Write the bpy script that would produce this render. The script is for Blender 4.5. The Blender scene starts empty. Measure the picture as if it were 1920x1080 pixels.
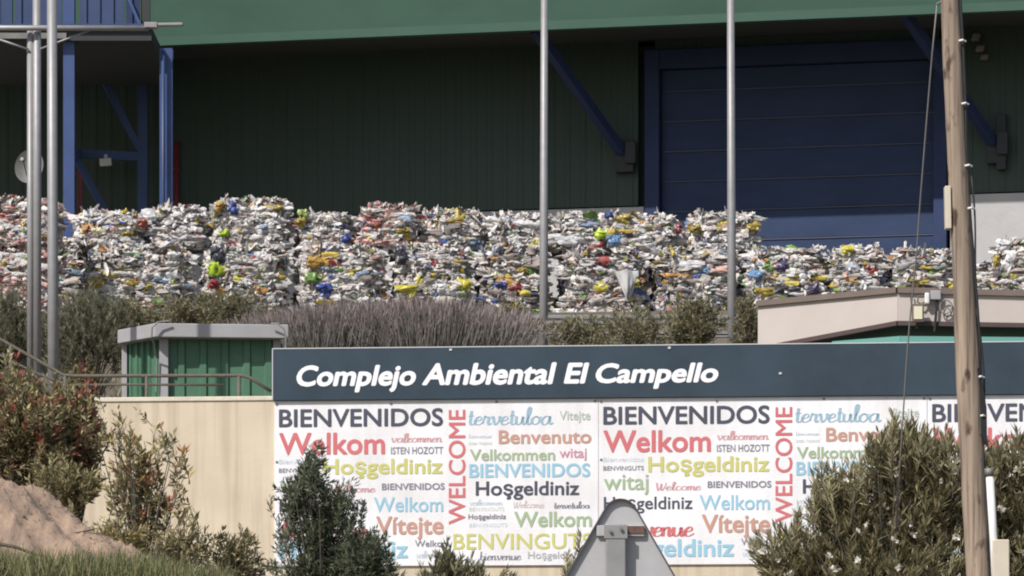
import bpy, math, random
import numpy as np
from mathutils import Vector
C = bpy.context.scene.collection
PI = math.pi
RS = np.random.RandomState(7)
random.seed(7)

# ---------------------------------------------------------------- camera, sky, sun
F, YH, EYE = 8400.0, 1500.0, 1.6          # focal length in photo pixels, horizon row, eye height
cd = bpy.data.cameras.new('camera'); cam = bpy.data.objects.new('camera', cd); C.objects.link(cam)
cam.location = (0, 0, EYE); cam.rotation_euler = (PI/2, 0, 0)
cd.sensor_width = 36.0; cd.lens = 36.0*F/1920.0
cd.shift_y = (YH-540.0)/1920.0
cd.clip_start = 0.5; cd.clip_end = 5000
sc = bpy.context.scene
sc.camera = cam
SUN_EL, SUN_AZ = math.radians(46), math.radians(218)     # azimuth clockwise from +Y
w = bpy.data.worlds.new('World'); sc.world = w; w.use_nodes = True
nt = w.node_tree; nt.nodes.clear()
sky = nt.nodes.new('ShaderNodeTexSky'); sky.sky_type = 'NISHITA'; sky.sun_disc = False
sky.sun_elevation = SUN_EL; sky.sun_rotation = SUN_AZ; sky.dust_density = 2.0
bg = nt.nodes.new('ShaderNodeBackground'); bg.inputs[1].default_value = 0.092
wo = nt.nodes.new('ShaderNodeOutputWorld')
nt.links.new(sky.outputs[0], bg.inputs[0]); nt.links.new(bg.outputs[0], wo.inputs[0])
ld = bpy.data.lights.new('sun', 'SUN'); ld.energy = 4.0; ld.angle = math.radians(0.55); ld.color = (1.0, 0.965, 0.93)
sun = bpy.data.objects.new('sun', ld); C.objects.link(sun)
SD = Vector((math.sin(SUN_AZ)*math.cos(SUN_EL), math.cos(SUN_AZ)*math.cos(SUN_EL), math.sin(SUN_EL)))
sun.rotation_euler = SD.to_track_quat('Z', 'Y').to_euler(); sun.location = SD*60
sc.view_settings.view_transform = 'Standard'; sc.view_settings.look = 'None'
sc.view_settings.exposure = 0.18; sc.view_settings.gamma = 1.0
sc.cycles.filter_width = 2.0
sc.cycles.max_bounces = 6

# ---------------------------------------------------------------- helpers
def V(*a): return np.array(a, float)
def P(x, y, Y):
    return np.array([(x-960.0)/F*Y, Y, EYE+(YH-y)/F*Y])
def pxm(Y): return F/Y                    # photo pixels per metre at distance Y
def unit(v):
    v = np.asarray(v, float); return v/np.linalg.norm(v)

def mat(name, col, rough=0.7, var=0.0, scale=3.0, bump=0.0, bscale=20.0, metal=0.0, stretch=(1, 1, 1), col2=None, spec=0.5):
    m = bpy.data.materials.new(name); m.use_nodes = True
    n = m.node_tree.nodes; l = m.node_tree.links
    b = n['Principled BSDF']
    b.inputs['Roughness'].default_value = rough; b.inputs['Metallic'].default_value = metal
    b.inputs['Specular IOR Level'].default_value = spec
    b.inputs['Base Color'].default_value = (*col, 1)
    tc = n.new('ShaderNodeTexCoord'); mp = n.new('ShaderNodeMapping')
    mp.inputs['Scale'].default_value = stretch
    l.new(tc.outputs['Object'], mp.inputs[0])
    if var > 0 or col2:
        t = n.new('ShaderNodeTexNoise'); t.inputs['Scale'].default_value = scale; t.inputs['Detail'].default_value = 6
        t.inputs['Roughness'].default_value = 0.65
        l.new(mp.outputs[0], t.inputs['Vector'])
        r = n.new('ShaderNodeValToRGB')
        r.color_ramp.elements[0].position = 0.3; r.color_ramp.elements[1].position = 0.7
        c2 = col2 or tuple(min(1, c*(1+var)) for c in col)
        c1 = col if col2 else tuple(c*(1-var) for c in col)
        r.color_ramp.elements[0].color = (*c1, 1); r.color_ramp.elements[1].color = (*c2, 1)
        l.new(t.outputs['Fac'], r.inputs[0]); l.new(r.outputs[0], b.inputs['Base Color'])
    if bump > 0:
        t2 = n.new('ShaderNodeTexNoise'); t2.inputs['Scale'].default_value = bscale; t2.inputs['Detail'].default_value = 5
        l.new(mp.outputs[0], t2.inputs['Vector'])
        bp = n.new('ShaderNodeBump'); bp.inputs['Strength'].default_value = bump; bp.inputs['Distance'].default_value = 0.03
        l.new(t2.outputs['Fac'], bp.inputs['Height']); l.new(bp.outputs[0], b.inputs['Normal'])
    return m

def attr_mat(name, rough=0.5, trans=0.0, spec=0.4):
    m = bpy.data.materials.new(name); m.use_nodes = True
    n = m.node_tree.nodes; l = m.node_tree.links
    b = n['Principled BSDF']; b.inputs['Roughness'].default_value = rough
    b.inputs['Specular IOR Level'].default_value = spec
    a = n.new('ShaderNodeAttribute'); a.attribute_name = 'tint'
    l.new(a.outputs['Color'], b.inputs['Base Color'])
    if trans > 0:
        tr = n.new('ShaderNodeBsdfTranslucent'); mx = n.new('ShaderNodeMixShader'); mx.inputs[0].default_value = trans
        l.new(a.outputs['Color'], tr.inputs[0]); l.new(b.outputs[0], mx.inputs[1]); l.new(tr.outputs[0], mx.inputs[2])
        l.new(mx.outputs[0], n['Material Output'].inputs[0])
    return m

def streak_mat(name, col, dark, rough=0.85):
    """plaster / concrete with vertical run-off streaks"""
    m = bpy.data.materials.new(name); m.use_nodes = True
    n = m.node_tree.nodes; l = m.node_tree.links; b = n['Principled BSDF']
    b.inputs['Roughness'].default_value = rough
    tc = n.new('ShaderNodeTexCoord')
    def noise(sx, sz, scale, detail=5):
        mp = n.new('ShaderNodeMapping'); mp.inputs['Scale'].default_value = (sx, sx, sz)
        l.new(tc.outputs['Object'], mp.inputs[0])
        t = n.new('ShaderNodeTexNoise'); t.inputs['Scale'].default_value = scale; t.inputs['Detail'].default_value = detail
        l.new(mp.outputs[0], t.inputs['Vector']); return t.outputs['Fac']
    a = noise(6, 0.25, 1.6); c = noise(1, 1, 1.3); f = noise(1, 1, 30, 3)
    r = n.new('ShaderNodeValToRGB'); r.color_ramp.elements[0].position = 0.36; r.color_ramp.elements[1].position = 0.56
    r.color_ramp.elements[0].color = (*dark, 1); r.color_ramp.elements[1].color = (*col, 1)
    l.new(a, r.inputs[0])
    r2 = n.new('ShaderNodeValToRGB'); r2.color_ramp.elements[0].position = 0.3; r2.color_ramp.elements[1].position = 0.7
    r2.color_ramp.elements[0].color = (.86, .84, .82, 1); r2.color_ramp.elements[1].color = (1, 1, 1, 1)
    l.new(c, r2.inputs[0])
    mx = n.new('ShaderNodeMix'); mx.data_type = 'RGBA'; mx.blend_type = 'MULTIPLY'; mx.inputs[0].default_value = 1.0
    l.new(r.outputs[0], mx.inputs[6]); l.new(r2.outputs[0], mx.inputs[7]); l.new(mx.outputs[2], b.inputs['Base Color'])
    bp = n.new('ShaderNodeBump'); bp.inputs['Strength'].default_value = .25; bp.inputs['Distance'].default_value = .01
    l.new(f, bp.inputs['Height']); l.new(bp.outputs[0], b.inputs['Normal'])
    return m

def tag(o, label=None, cat=None, group=None, kind=None):
    if label: o['label'] = label
    if cat: o['category'] = cat
    if group: o['group'] = group
    if kind: o['kind'] = kind
    return o
def empty(name, loc, label, cat, group=None, rz=0.0):
    o = bpy.data.objects.new(name, None); C.objects.link(o); o.location = tuple(loc); o.rotation_euler = (0, 0, rz)
    o.empty_display_size = .2
    return tag(o, label, cat, group)

class MB:
    def __init__(s): s.v = []; s.f = []; s.c = []
    def add(s, vs, fs, col=None):
        k = len(s.v); s.v += [tuple(map(float, p)) for p in vs]
        s.f += [tuple(i+k for i in f) for f in fs]
        if col is not None: s.c += [tuple(col)+(1.0,)]*len(vs)
        return s
    def obox(s, c, U, W, Z, hu, hw, hz, col=None):
        c = np.asarray(c, float); U = unit(U); W = unit(W); Z = unit(Z)
        vs = [c+a*hu*U+b*hw*W+d*hz*Z for a in (-1, 1) for b in (-1, 1) for d in (-1, 1)]
        fs = [(0, 1, 3, 2), (4, 6, 7, 5), (0, 4, 5, 1), (2, 3, 7, 6), (0, 2, 6, 4), (1, 5, 7, 3)]
        if np.dot(np.cross(U, W), Z) < 0: fs = [f[::-1] for f in fs]
        return s.add(vs, fs, col)
    def box(s, x0, x1, y0, y1, z0, z1):
        return s.obox(((x0+x1)/2, (y0+y1)/2, (z0+z1)/2), (1, 0, 0), (0, 1, 0), (0, 0, 1), (x1-x0)/2, (y1-y0)/2, (z1-z0)/2)
    def bar(s, a, b, wd, ht, up=(0, 0, 1)):
        a = np.asarray(a, float); b = np.asarray(b, float); d = unit(b-a)
        side = unit(np.cross(d, up)) if abs(np.dot(d, up)) < .99 else V(1, 0, 0)
        u2 = np.cross(side, d)
        return s.obox((a+b)/2, d, side, u2, np.linalg.norm(b-a)/2, wd/2, ht/2)
    def tube(s, pts, r, n=10, cap=True, col=None):
        pts = [np.asarray(p, float) for p in pts]
        if not hasattr(r, '__len__'): r = [r]*len(pts)
        vs = []; prev = None
        for i, p in enumerate(pts):
            d = unit(pts[min(i+1, len(pts)-1)]-pts[max(i-1, 0)])
            if prev is None:
                a = np.cross(d, V(0, 0, 1) if abs(d[2]) < .9 else V(0, 1, 0))
            else: a = prev-np.dot(prev, d)*d
            a = unit(a); prev = a; b = np.cross(d, a)
            for k in range(n):
                t = 2*PI*k/n; vs.append(p+r[i]*(math.cos(t)*a+math.sin(t)*b))
        fs = []
        for i in range(len(pts)-1):
            for k in range(n):
                fs.append((i*n+k, i*n+(k+1) % n, (i+1)*n+(k+1) % n, (i+1)*n+k))
        if cap: fs += [tuple(range(n))[::-1], tuple(range((len(pts)-1)*n, len(pts)*n))]
        return s.add(vs, fs, col)
    def prism(s, poly, U, Wd, o, N, th):
        """polygon poly (u,w) in the plane o+u*U+w*Wd, given thickness th along -N"""
        o = np.asarray(o, float); U = np.asarray(U, float); Wd = np.asarray(Wd, float); N = np.asarray(N, float)
        a = [o+u*U+q*Wd for u, q in poly]; b = [p-th*N for p in a]; n = len(a)
        fs = [tuple(range(n)), tuple(range(n, 2*n))[::-1]]+[(i, n+i, n+(i+1) % n, (i+1) % n) for i in range(n)]
        return s.add(a+b, fs)
    def build(s, name, m, parent=None, smooth=False, bevel=0.0):
        me = bpy.data.meshes.new(name); me.from_pydata(s.v, [], s.f)
        if s.c:
            at = me.color_attributes.new('tint', 'FLOAT_COLOR', 'POINT')
            at.data.foreach_set('color', np.array(s.c, np.float32).ravel())
        me.materials.append(m); me.update()
        o = bpy.data.objects.new(name, me); C.objects.link(o)
        if smooth: me.polygons.foreach_set('use_smooth', [True]*len(me.polygons))
        if parent is not None:
            o.parent = parent
            # geometry is given in world space: take the parent's placement out again
            from mathutils import Matrix
            o.matrix_parent_inverse = (Matrix.Translation(parent.location) @ parent.rotation_euler.to_matrix().to_4x4()).inverted()
        if bevel > 0:
            bm_ = o.modifiers.new('bevel', 'BEVEL'); bm_.width = bevel; bm_.segments = 2; bm_.limit_method = 'ANGLE'
        return o

def np_mesh(name, verts, faces, m, cols=None, parent=None, smooth=False):
    """faces: list of int arrays (n,k)"""
    me = bpy.data.meshes.new(name)
    me.vertices.add(len(verts)); me.vertices.foreach_set('co', np.asarray(verts, np.float32).ravel())
    li = np.concatenate([f.ravel() for f in faces]).astype(np.int32)
    tot = np.concatenate([np.full(len(f), f.shape[1]) for f in faces]).astype(np.int32)
    st = np.concatenate([[0], np.cumsum(tot)[:-1]]).astype(np.int32)
    me.loops.add(len(li)); me.loops.foreach_set('vertex_index', li)
    me.polygons.add(len(tot)); me.polygons.foreach_set('loop_start', st); me.polygons.foreach_set('loop_total', tot)
    if smooth: me.polygons.foreach_set('use_smooth', np.ones(len(tot), bool))
    me.update(calc_edges=True); me.validate()
    if cols is not None:
        at = me.color_attributes.new('tint', 'FLOAT_COLOR', 'POINT')
        c4 = np.ones((len(verts), 4), np.float32); c4[:, :3] = cols
        at.data.foreach_set('color', c4.ravel())
    me.materials.append(m)
    o = bpy.data.objects.new(name, me); C.objects.link(o)
    if parent is not None:
        o.parent = parent
        from mathutils import Matrix
        o.matrix_parent_inverse = (Matrix.Translation(parent.location) @ parent.rotation_euler.to_matrix().to_4x4()).inverted()
    return o

class Plane:
    """vertical plane through (0,Y0) whose right end comes nearer by tan t per metre"""
    def __init__(s, Y0, tn):
        h = math.hypot(1, tn); s.U = V(1/h, -tn/h, 0); s.N = V(-tn/h, -1/h, 0); s.Y0 = Y0; s.tn = tn
    def hit(s, x, y, off=0.0):
        """point of the plane (moved off metres towards the camera) seen at photo pixel x,y"""
        p0 = V(0, s.Y0, 0)+off*s.N; k = (x-960.0)/F
        t = np.dot(s.N, p0)/np.dot(s.N, V(k, 1, 0))
        return V(k*t, t, EYE+(YH-y)/F*t)
    def at(s, u, z, off=0.0):
        return V(0, s.Y0, 0)+u*s.U+off*s.N+V(0, 0, z)
    def u(s, x, off=0.0):
        p = s.hit(x, 0, off); return float(np.dot(p-V(0, s.Y0, 0), s.U))
    def z(s, x, y, off=0.0): return float(s.hit(x, y, off)[2])
    def box(s, mb, x0, x1, z0, z1, o0, o1):
        return s.ubox(mb, s.u(x0, o1), s.u(x1, o1), z0, z1, o0, o1)
    def ubox(s, mb, u0, u1, z0, z1, o0, o1):
        c = s.at((u0+u1)/2, (z0+z1)/2, (o0+o1)/2)
        return mb.obox(c, s.U, -s.N, (0, 0, 1), (u1-u0)/2, (o1-o0)/2, (z1-z0)/2)

# ---------------------------------------------------------------- materials
M = {}
M['soil'] = mat('soil', (.25, .18, .135), .95, scale=1.8, col2=(.42, .29, .20), bump=1.0, bscale=9)
M['ground'] = mat('ground', (.085, .075, .055), .95, scale=.6, col2=(.15, .125, .09), bump=.8, bscale=4)
M['plaster'] = streak_mat('plaster', (.65, .56, .42), (.54, .46, .34))
M['coping'] = mat('coping', (.64, .575, .46), .85, .12, 4, .2, 30)
M['panel_dark'] = mat('panel_dark', (.038, .058, .078), .6, .18, 1.1, spec=.2)
M['panel_white'] = streak_mat('panel_white', (.85, .85, .87), (.81, .805, .825), .5)
M['panel_edge'] = mat('panel_edge', (.55, .55, .56), .5)
M['ink_white'] = mat('ink_white', (.83, .83, .86), .5)
M['galv'] = mat('galv', (.29, .283, .283), .5, .10, 6, metal=.25)
M['galv_dark'] = mat('galv_dark', (.20, .195, .18), .6, .2, 8, metal=.3)
M['rail_paint'] = mat('rail_paint', (.105, .092, .070), .7, .25, 14)
M['alu'] = mat('alu', (.44, .435, .44), .55, .12, 3.5, metal=.1)
M['hall_green'] = mat('hall_green', (.026, .050, .036), .6, .10, .5)
M['fascia_green'] = mat('fascia_green', (.032, .078, .054), .6, .14, .45, stretch=(1, 1, 2), spec=.25)
M['trim_green'] = mat('trim_green', (.044, .098, .070), .5, .10, .8, spec=.25)
M['hall_blue'] = mat('hall_blue', (.030, .046, .108), .6, .12, 1.5, spec=.2)
M['door_blue'] = mat('door_blue', (.034, .052, .108), .6, .16, .9, stretch=(1, 1, 3), spec=.15)
M['steel_blue'] = mat('steel_blue', (.038, .072, .19), .5, .15, 2)
M['clad_blue'] = mat('clad_blue', (.032, .055, .135), .5, .12, 2)
M['joint_grey'] = mat('joint_grey', (.060, .070, .105), .6)
M['soffit'] = mat('soffit', (.05, .055, .055), .8)
M['concrete'] = mat('concrete', (.44, .43, .43), .85, .10, 1.1, .2, 14)
M['red_pipe'] = mat('red_pipe', (.24, .03, .035), .5)
M['dark_box'] = mat('dark_box', (.03, .034, .036), .7)
M['cream'] = mat('cream', (.50, .445, .405), .8, .05, 1.5)
M['brown_trim'] = mat('brown_trim', (.16, .125, .105), .7, .1, 3)
M['dark_trim'] = mat('dark_trim', (.075, .05, .045), .7)
M['hut_wall'] = mat('hut_wall', (.085, .135, .12), .7)
M['teal'] = mat('teal', (.13, .33, .29), .5)
M['cabin_green'] = mat('cabin_green', (.072, .170, .104), .55, .12, 2.5)
M['cabin_grey'] = mat('cabin_grey', (.35, .34, .345), .6, .08, 3)
M['rim_grey'] = mat('rim_grey', (.075, .075, .085), .6, .2, 9)
M['shade_brown'] = mat('shade_brown', (.13, .075, .055), .8, .35, 30)  # brown for the post shadow painted on the road sign rail
M['cable'] = mat('cable', (.02, .02, .022), .6)
M['cable_grey'] = mat('cable_grey', (.22, .21, .20), .6)
M['lamp_glass'] = mat('lamp_glass', (.72, .66, .48), .3)
M['white_plastic'] = mat('white_plastic', (.74, .73, .70), .45, .05, 8)
M['beige_plastic'] = mat('beige_plastic', (.60, .53, .42), .6, .08, 5)
M['leaf'] = attr_mat('leaf', .6, .32, .18)
M['scrap'] = attr_mat('scrap', .45, .10, .45)
def printed(m, scale, lo, bump):
    # crinkles, print and dirt on the film
    n = m.node_tree.nodes; l = m.node_tree.links; b = n['Principled BSDF']
    a = [x for x in n if x.type == 'ATTRIBUTE'][0]
    tc = n.new('ShaderNodeTexCoord'); t = n.new('ShaderNodeTexNoise'); t.inputs['Scale'].default_value = scale; t.inputs['Detail'].default_value = 4
    l.new(tc.outputs['Object'], t.inputs['Vector'])
    r = n.new('ShaderNodeValToRGB'); r.color_ramp.elements[0].position = .36; r.color_ramp.elements[1].position = .58
    r.color_ramp.elements[0].color = (*lo, 1); r.color_ramp.elements[1].color = (1, 1, 1, 1)
    l.new(t.outputs['Fac'], r.inputs[0])
    mx = n.new('ShaderNodeMix'); mx.data_type = 'RGBA'; mx.blend_type = 'MULTIPLY'; mx.inputs[0].default_value = 1
    l.new(a.outputs['Color'], mx.inputs[6]); l.new(r.outputs[0], mx.inputs[7])
    for q in [k for k in l if k.from_node == a and k.to_node != mx]:
        to = q.to_socket; l.remove(q); l.new(mx.outputs[2], to)
    t2 = n.new('ShaderNodeTexNoise'); t2.inputs['Scale'].default_value = 34; t2.inputs['Detail'].default_value = 5; l.new(tc.outputs['Object'], t2.inputs['Vector'])
    bp = n.new('ShaderNodeBump'); bp.inputs['Strength'].default_value = bump; bp.inputs['Distance'].default_value = .03
    l.new(t2.outputs['Fac'], bp.inputs['Height']); l.new(bp.outputs[0], b.inputs['Normal'])
printed(M['scrap'], 15, (.84, .81, .79), .55)
M['bag'] = attr_mat('bag', .35, .12, .5)
M['bark'] = mat('bark', (.10, .085, .065), .9, .3, 12)
M['petal'] = attr_mat('petal', .6, .25, .2)
M['netting'] = mat('netting', (.52, .51, .50), .6, .15, 9)

def wood():
    m = bpy.data.materials.new('weathered_wood'); m.use_nodes = True
    n = m.node_tree.nodes; l = m.node_tree.links; b = n['Principled BSDF']; b.inputs['Roughness'].default_value = .85
    tc = n.new('ShaderNodeTexCoord')
    def noise(sx, sz, scale, det=6):
        mp = n.new('ShaderNodeMapping'); mp.inputs['Scale'].default_value = (sx, sx, sz); l.new(tc.outputs['Object'], mp.inputs[0])
        t = n.new('ShaderNodeTexNoise'); t.inputs['Scale'].default_value = scale; t.inputs['Detail'].default_value = det
        l.new(mp.outputs[0], t.inputs['Vector']); return t.outputs['Fac']
    g = noise(14, .45, 2.2); k = noise(1.0, .45, 8.0, 3); bl = noise(1, .3, 2.0)
    r = n.new('ShaderNodeValToRGB')
    e = r.color_ramp.elements; e[0].position = .30; e[0].color = (.10, .078, .062, 1); e[1].position = .62; e[1].color = (.345, .28, .222, 1)
    x = e.new(.45); x.color = (.265, .208, .162, 1)
    l.new(g, r.inputs[0])
    r2 = n.new('ShaderNodeValToRGB'); e = r2.color_ramp.elements
    e[0].position = .33; e[0].color = (.26, .21, .19, 1); e[1].position = .42; e[1].color = (1, 1, 1, 1); l.new(k, r2.inputs[0])
    r3 = n.new('ShaderNodeValToRGB'); e = r3.color_ramp.elements
    e[0].position = .3; e[0].color = (.72, .70, .68, 1); e[1].position = .7; e[1].color = (1.1, 1.06, 1.0, 1); l.new(bl, r3.inputs[0])
    m1 = n.new('ShaderNodeMix'); m1.data_type = 'RGBA'; m1.blend_type = 'MULTIPLY'; m1.inputs[0].default_value = 1
    m2 = n.new('ShaderNodeMix'); m2.data_type = 'RGBA'; m2.blend_type = 'MULTIPLY'; m2.inputs[0].default_value = 1
    l.new(r.outputs[0], m1.inputs[6]); l.new(r2.outputs[0], m1.inputs[7]); l.new(m1.outputs[2], m2.inputs[6]); l.new(r3.outputs[0], m2.inputs[7])
    l.new(m2.outputs[2], b.inputs['Base Color'])
    bp = n.new('ShaderNodeBump'); bp.inputs['Strength'].default_value = .6; bp.inputs['Distance'].default_value = .01
    l.new(g, bp.inputs['Height']); l.new(bp.outputs[0], b.inputs['Normal'])
    return m
M['wood'] = wood()

# ---------------------------------------------------------------- the planes the place is built on
SIGN = Plane(60.0, 0.0945)     # welcome wall
HALL = Plane(84.0, 0.24)       # long side of the recycling hall
Z_YARD = 9.80                  # yard level the bales and the hall stand on
Z_TERR = 6.75                  # level just behind the wall

# ---------------------------------------------------------------- ground
def ground():
    xs = np.concatenate([[-900, -300, -120, -60, -30], np.linspace(-20, 20, 61), [30, 60, 120, 300, 900]])
    prof = [(-400, -1), (-30, 0), (0, 0), (8, .1), (20, .5), (36, 1.9), (44, 2.7), (52, 3.4), (57, 3.7)]
    back = [(.16, Z_TERR-.05), (1.5, Z_TERR), (4, 7.0), (8, 7.6), (13, 8.35), (14.6, 8.7), (15.3, Z_YARD), (40, Z_YARD), (120, Z_YARD), (1500, Z_YARD+6)]
    rows = []
    for y, z in prof: rows.append([(x, y, z) for x in xs])
    wallY = lambda x: 60-.0945*max(-60, min(60, x))
    rows.append([(x, wallY(x)-.02, 3.8) for x in xs])
    for d, z in back: rows.append([(x, wallY(x)+.10+d, z) for x in xs])
    v = np.array(rows).reshape(-1, 3)
    n = len(xs); q = []
    for i in range(len(rows)-1):
        for k in range(n-1): q.append((i*n+k, i*n+k+1, (i+1)*n+k+1, (i+1)*n+k))
    v[:, 2] += (RS.rand(len(v))-.5)*.12*(np.abs(v[:, 0]) < 25)*(v[:, 1] > 1)*(v[:, 1] < 73)
    o = np_mesh('ground', v, [np.array(q)], M['ground'], smooth=True)
    tag(o, kind='structure')
ground()

def mound():
    # bare earth bank rising to the left in the foreground
    nx, ny = 110, 70
    v = []
    prof_x = [-40, 0, 60, 120, 180, 240, 300, 420, 520]
    prof_y = [878, 897, 924, 957, 994, 1032, 1068, 1130, 1230]
    Yc = 41.0
    for j in range(ny):
        Y = 36+j*(10.0/(ny-1))
        for i in range(nx):
            x = -260+i*(820/(nx-1))
            X = (x-960)/F*Yc
            top = np.interp(x, [-260]+prof_x, [850]+prof_y)
            zt = EYE+(YH-top)/F*Yc
            t = (Y-Yc)/5.0
            zg = 1.5
            k = math.exp(-(t*1.25)**2) if Y < Yc else 1.0-.12*t
            z = zg+(zt-zg)*k
            z += .06*math.sin(X*5+Y*2.1)*math.sin(Y*3.3-X)+.035*math.sin(11*X+7*Y)+(RS.rand()-.5)*.05
            v.append((X, Y, z))
    q = [(j*nx+i, j*nx+i+1, (j+1)*nx+i+1, (j+1)*nx+i) for j in range(ny-1) for i in range(nx-1)]
    o = np_mesh('earth_mound', np.array(v), [np.array(q)], M['soil'], smooth=True)
    tag(o, kind='structure')
mound()

# ---------------------------------------------------------------- recycling hall
def hall():
    zb = Z_YARD-.05
    r = empty('industrial_hall', HALL.at(0, zb), 'huge dark green hall with overhanging roof edge and blue sectional door', 'building')
    D = 2.70                                                  # roof overhang
    z_f0 = HALL.z(1000, 57, D); z_top = z_f0+2.6
    z_pl = HALL.z(1215, 388)
    uL, uR = HALL.u(-500), HALL.u(2600)
    d0, d1 = HALL.u(1238), HALL.u(1752)
    def ribbed(name, u0, u1, z0, z1):
        us = []; u = u0; per = .30
        while u < u1:
            us += [(u, 0), (u+.17, 0), (u+.20, .010), (u+.27, .010)]; u += per
        us = [(a, o) for a, o in us if a < u1]+[(u1, 0)]
        mb = MB(); vs = []
        for a, o in us: vs += [HALL.at(a, z0, o), HALL.at(a, z1, o)]
        mb.add(vs, [(2*i, 2*i+2, 2*i+3, 2*i+1) for i in range(len(us)-1)])
        return mb.build(name, M['hall_green'], r)
    ribbed('wall', uL, d0-.42, z_pl+.03, z_f0+.3)
    ribbed('wall', d1+.42, uR, HALL.z(1825, 365)+.03, z_f0+.3)
    z_head = HALL.z(1500, 95)
    ribbed('wall', d0-.1, d1+.1, z_head, z_f0+.3)
    mb = MB(); HALL.ubox(mb, uL, d0-.30, zb, z_pl, -.3, .06); mb.build('plinth', M['concrete'], r, bevel=.01)
    mb = MB(); HALL.ubox(mb, d1+.30, uR, zb, HALL.z(1825, 365), -.3, .06); mb.build('plinth', M['concrete'], r, bevel=.01)
    # roof edge
    mb = MB(); u0 = HALL.u(289, D)
    HALL.ubox(mb, u0, uR, z_f0+.16, z_top, D-.15, D); mb.build('roof_fascia', M['fascia_green'], r)
    mb = MB(); HALL.ubox(mb, u0-.02, uR, z_f0, z_f0+.157, D-.17, D+.025); mb.build('fascia_trim', M['trim_green'], r)
    mb = MB(); HALL.ubox(mb, uL-3, uR, z_f0+.20, z_f0+.32, -.2, D-.16); mb.build('soffit', M['soffit'], r)
    mb = MB(); HALL.ubox(mb, uL-3, uR, z_f0+.33, z_top-.02, -24, D-.17); mb.build('roof', M['fascia_green'], r)
    # end wall so that the hall is a solid block
    mb = MB(); HALL.ubox(mb, uL, uR, zb, z_f0+.15, -24, -.31); mb.build('rear_wall', M['hall_green'], r)
    # door
    df = MB()
    HALL.ubox(df, d0-.27, d0, zb, z_head+.1, -.15, .14); HALL.ubox(df, d1, d1+.24, zb, z_head+.1, -.15, .14)
    HALL.ubox(df, d0+.001, d1-.001, z_head-.25, z_head+.1, -.15, .12)
    df.build('door_frame', M['hall_blue'], r, bevel=.008)
    dr = MB(); n = 0; z = zb
    hs = .56; ztop = z_head-.26
    while z < ztop-.02:
        z1 = min(z+hs-.025, ztop); HALL.ubox(dr, d0+.01, d1-.01, z, z1, -.16, -.06); z += hs
    door = dr.build('door', M['door_blue'], r, bevel=.012)
    lip = MB(); z = zb+hs-.025
    while z < ztop-.1:
        HALL.ubox(lip, d0+.02, d1-.02, z+.001, z+.024, -.15, -.042); z += hs
    lip.build('panel_joint', M['joint_grey'], door)
    # struts under the overhang with their dark brackets
    for (xa, ya, xb, yb) in ((1003, 60, 1166, 285), (1692, 22, 1862, 268)):
        a = HALL.hit(xa, ya-4, D-.45); b = HALL.hit(xb, yb, .16)
        mb = MB(); mb.bar(a, b, .17, .17); s = mb.build('strut', M['hall_blue'], r, bevel=.01)
        mb = MB(); c = HALL.hit(xb+6, yb+8, .09); mb.obox(c, HALL.U, HALL.N, (0, 0, 1), .17, .085, .30)
        mb.obox(c+V(.1, -.14, .05), HALL.U, HALL.N, (0, 0, 1), .10, .055, .20); mb.build('bracket', M['dark_box'], s, bevel=.01)
    # wall lamp right of the wooden pole
    mb = MB()
    for (x, y, h) in ((1830, 70, .07), (1838, 92, .06), (1846, 108, .05)):
        mb.obox(HALL.hit(x, y, .14), HALL.U, HALL.N, unit(V(.3, 0, 1)), .07, .09, h)
    mb.build('wall_lamp', M['galv_dark'], r, bevel=.02)
    mb = MB(); HALL.box(mb, 1868, 1886, HALL.z(1877, 320), HALL.z(1877, 215), .04, .17); mb.build('cable_box', M['dark_box'], r, bevel=.01)
hall()

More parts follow.
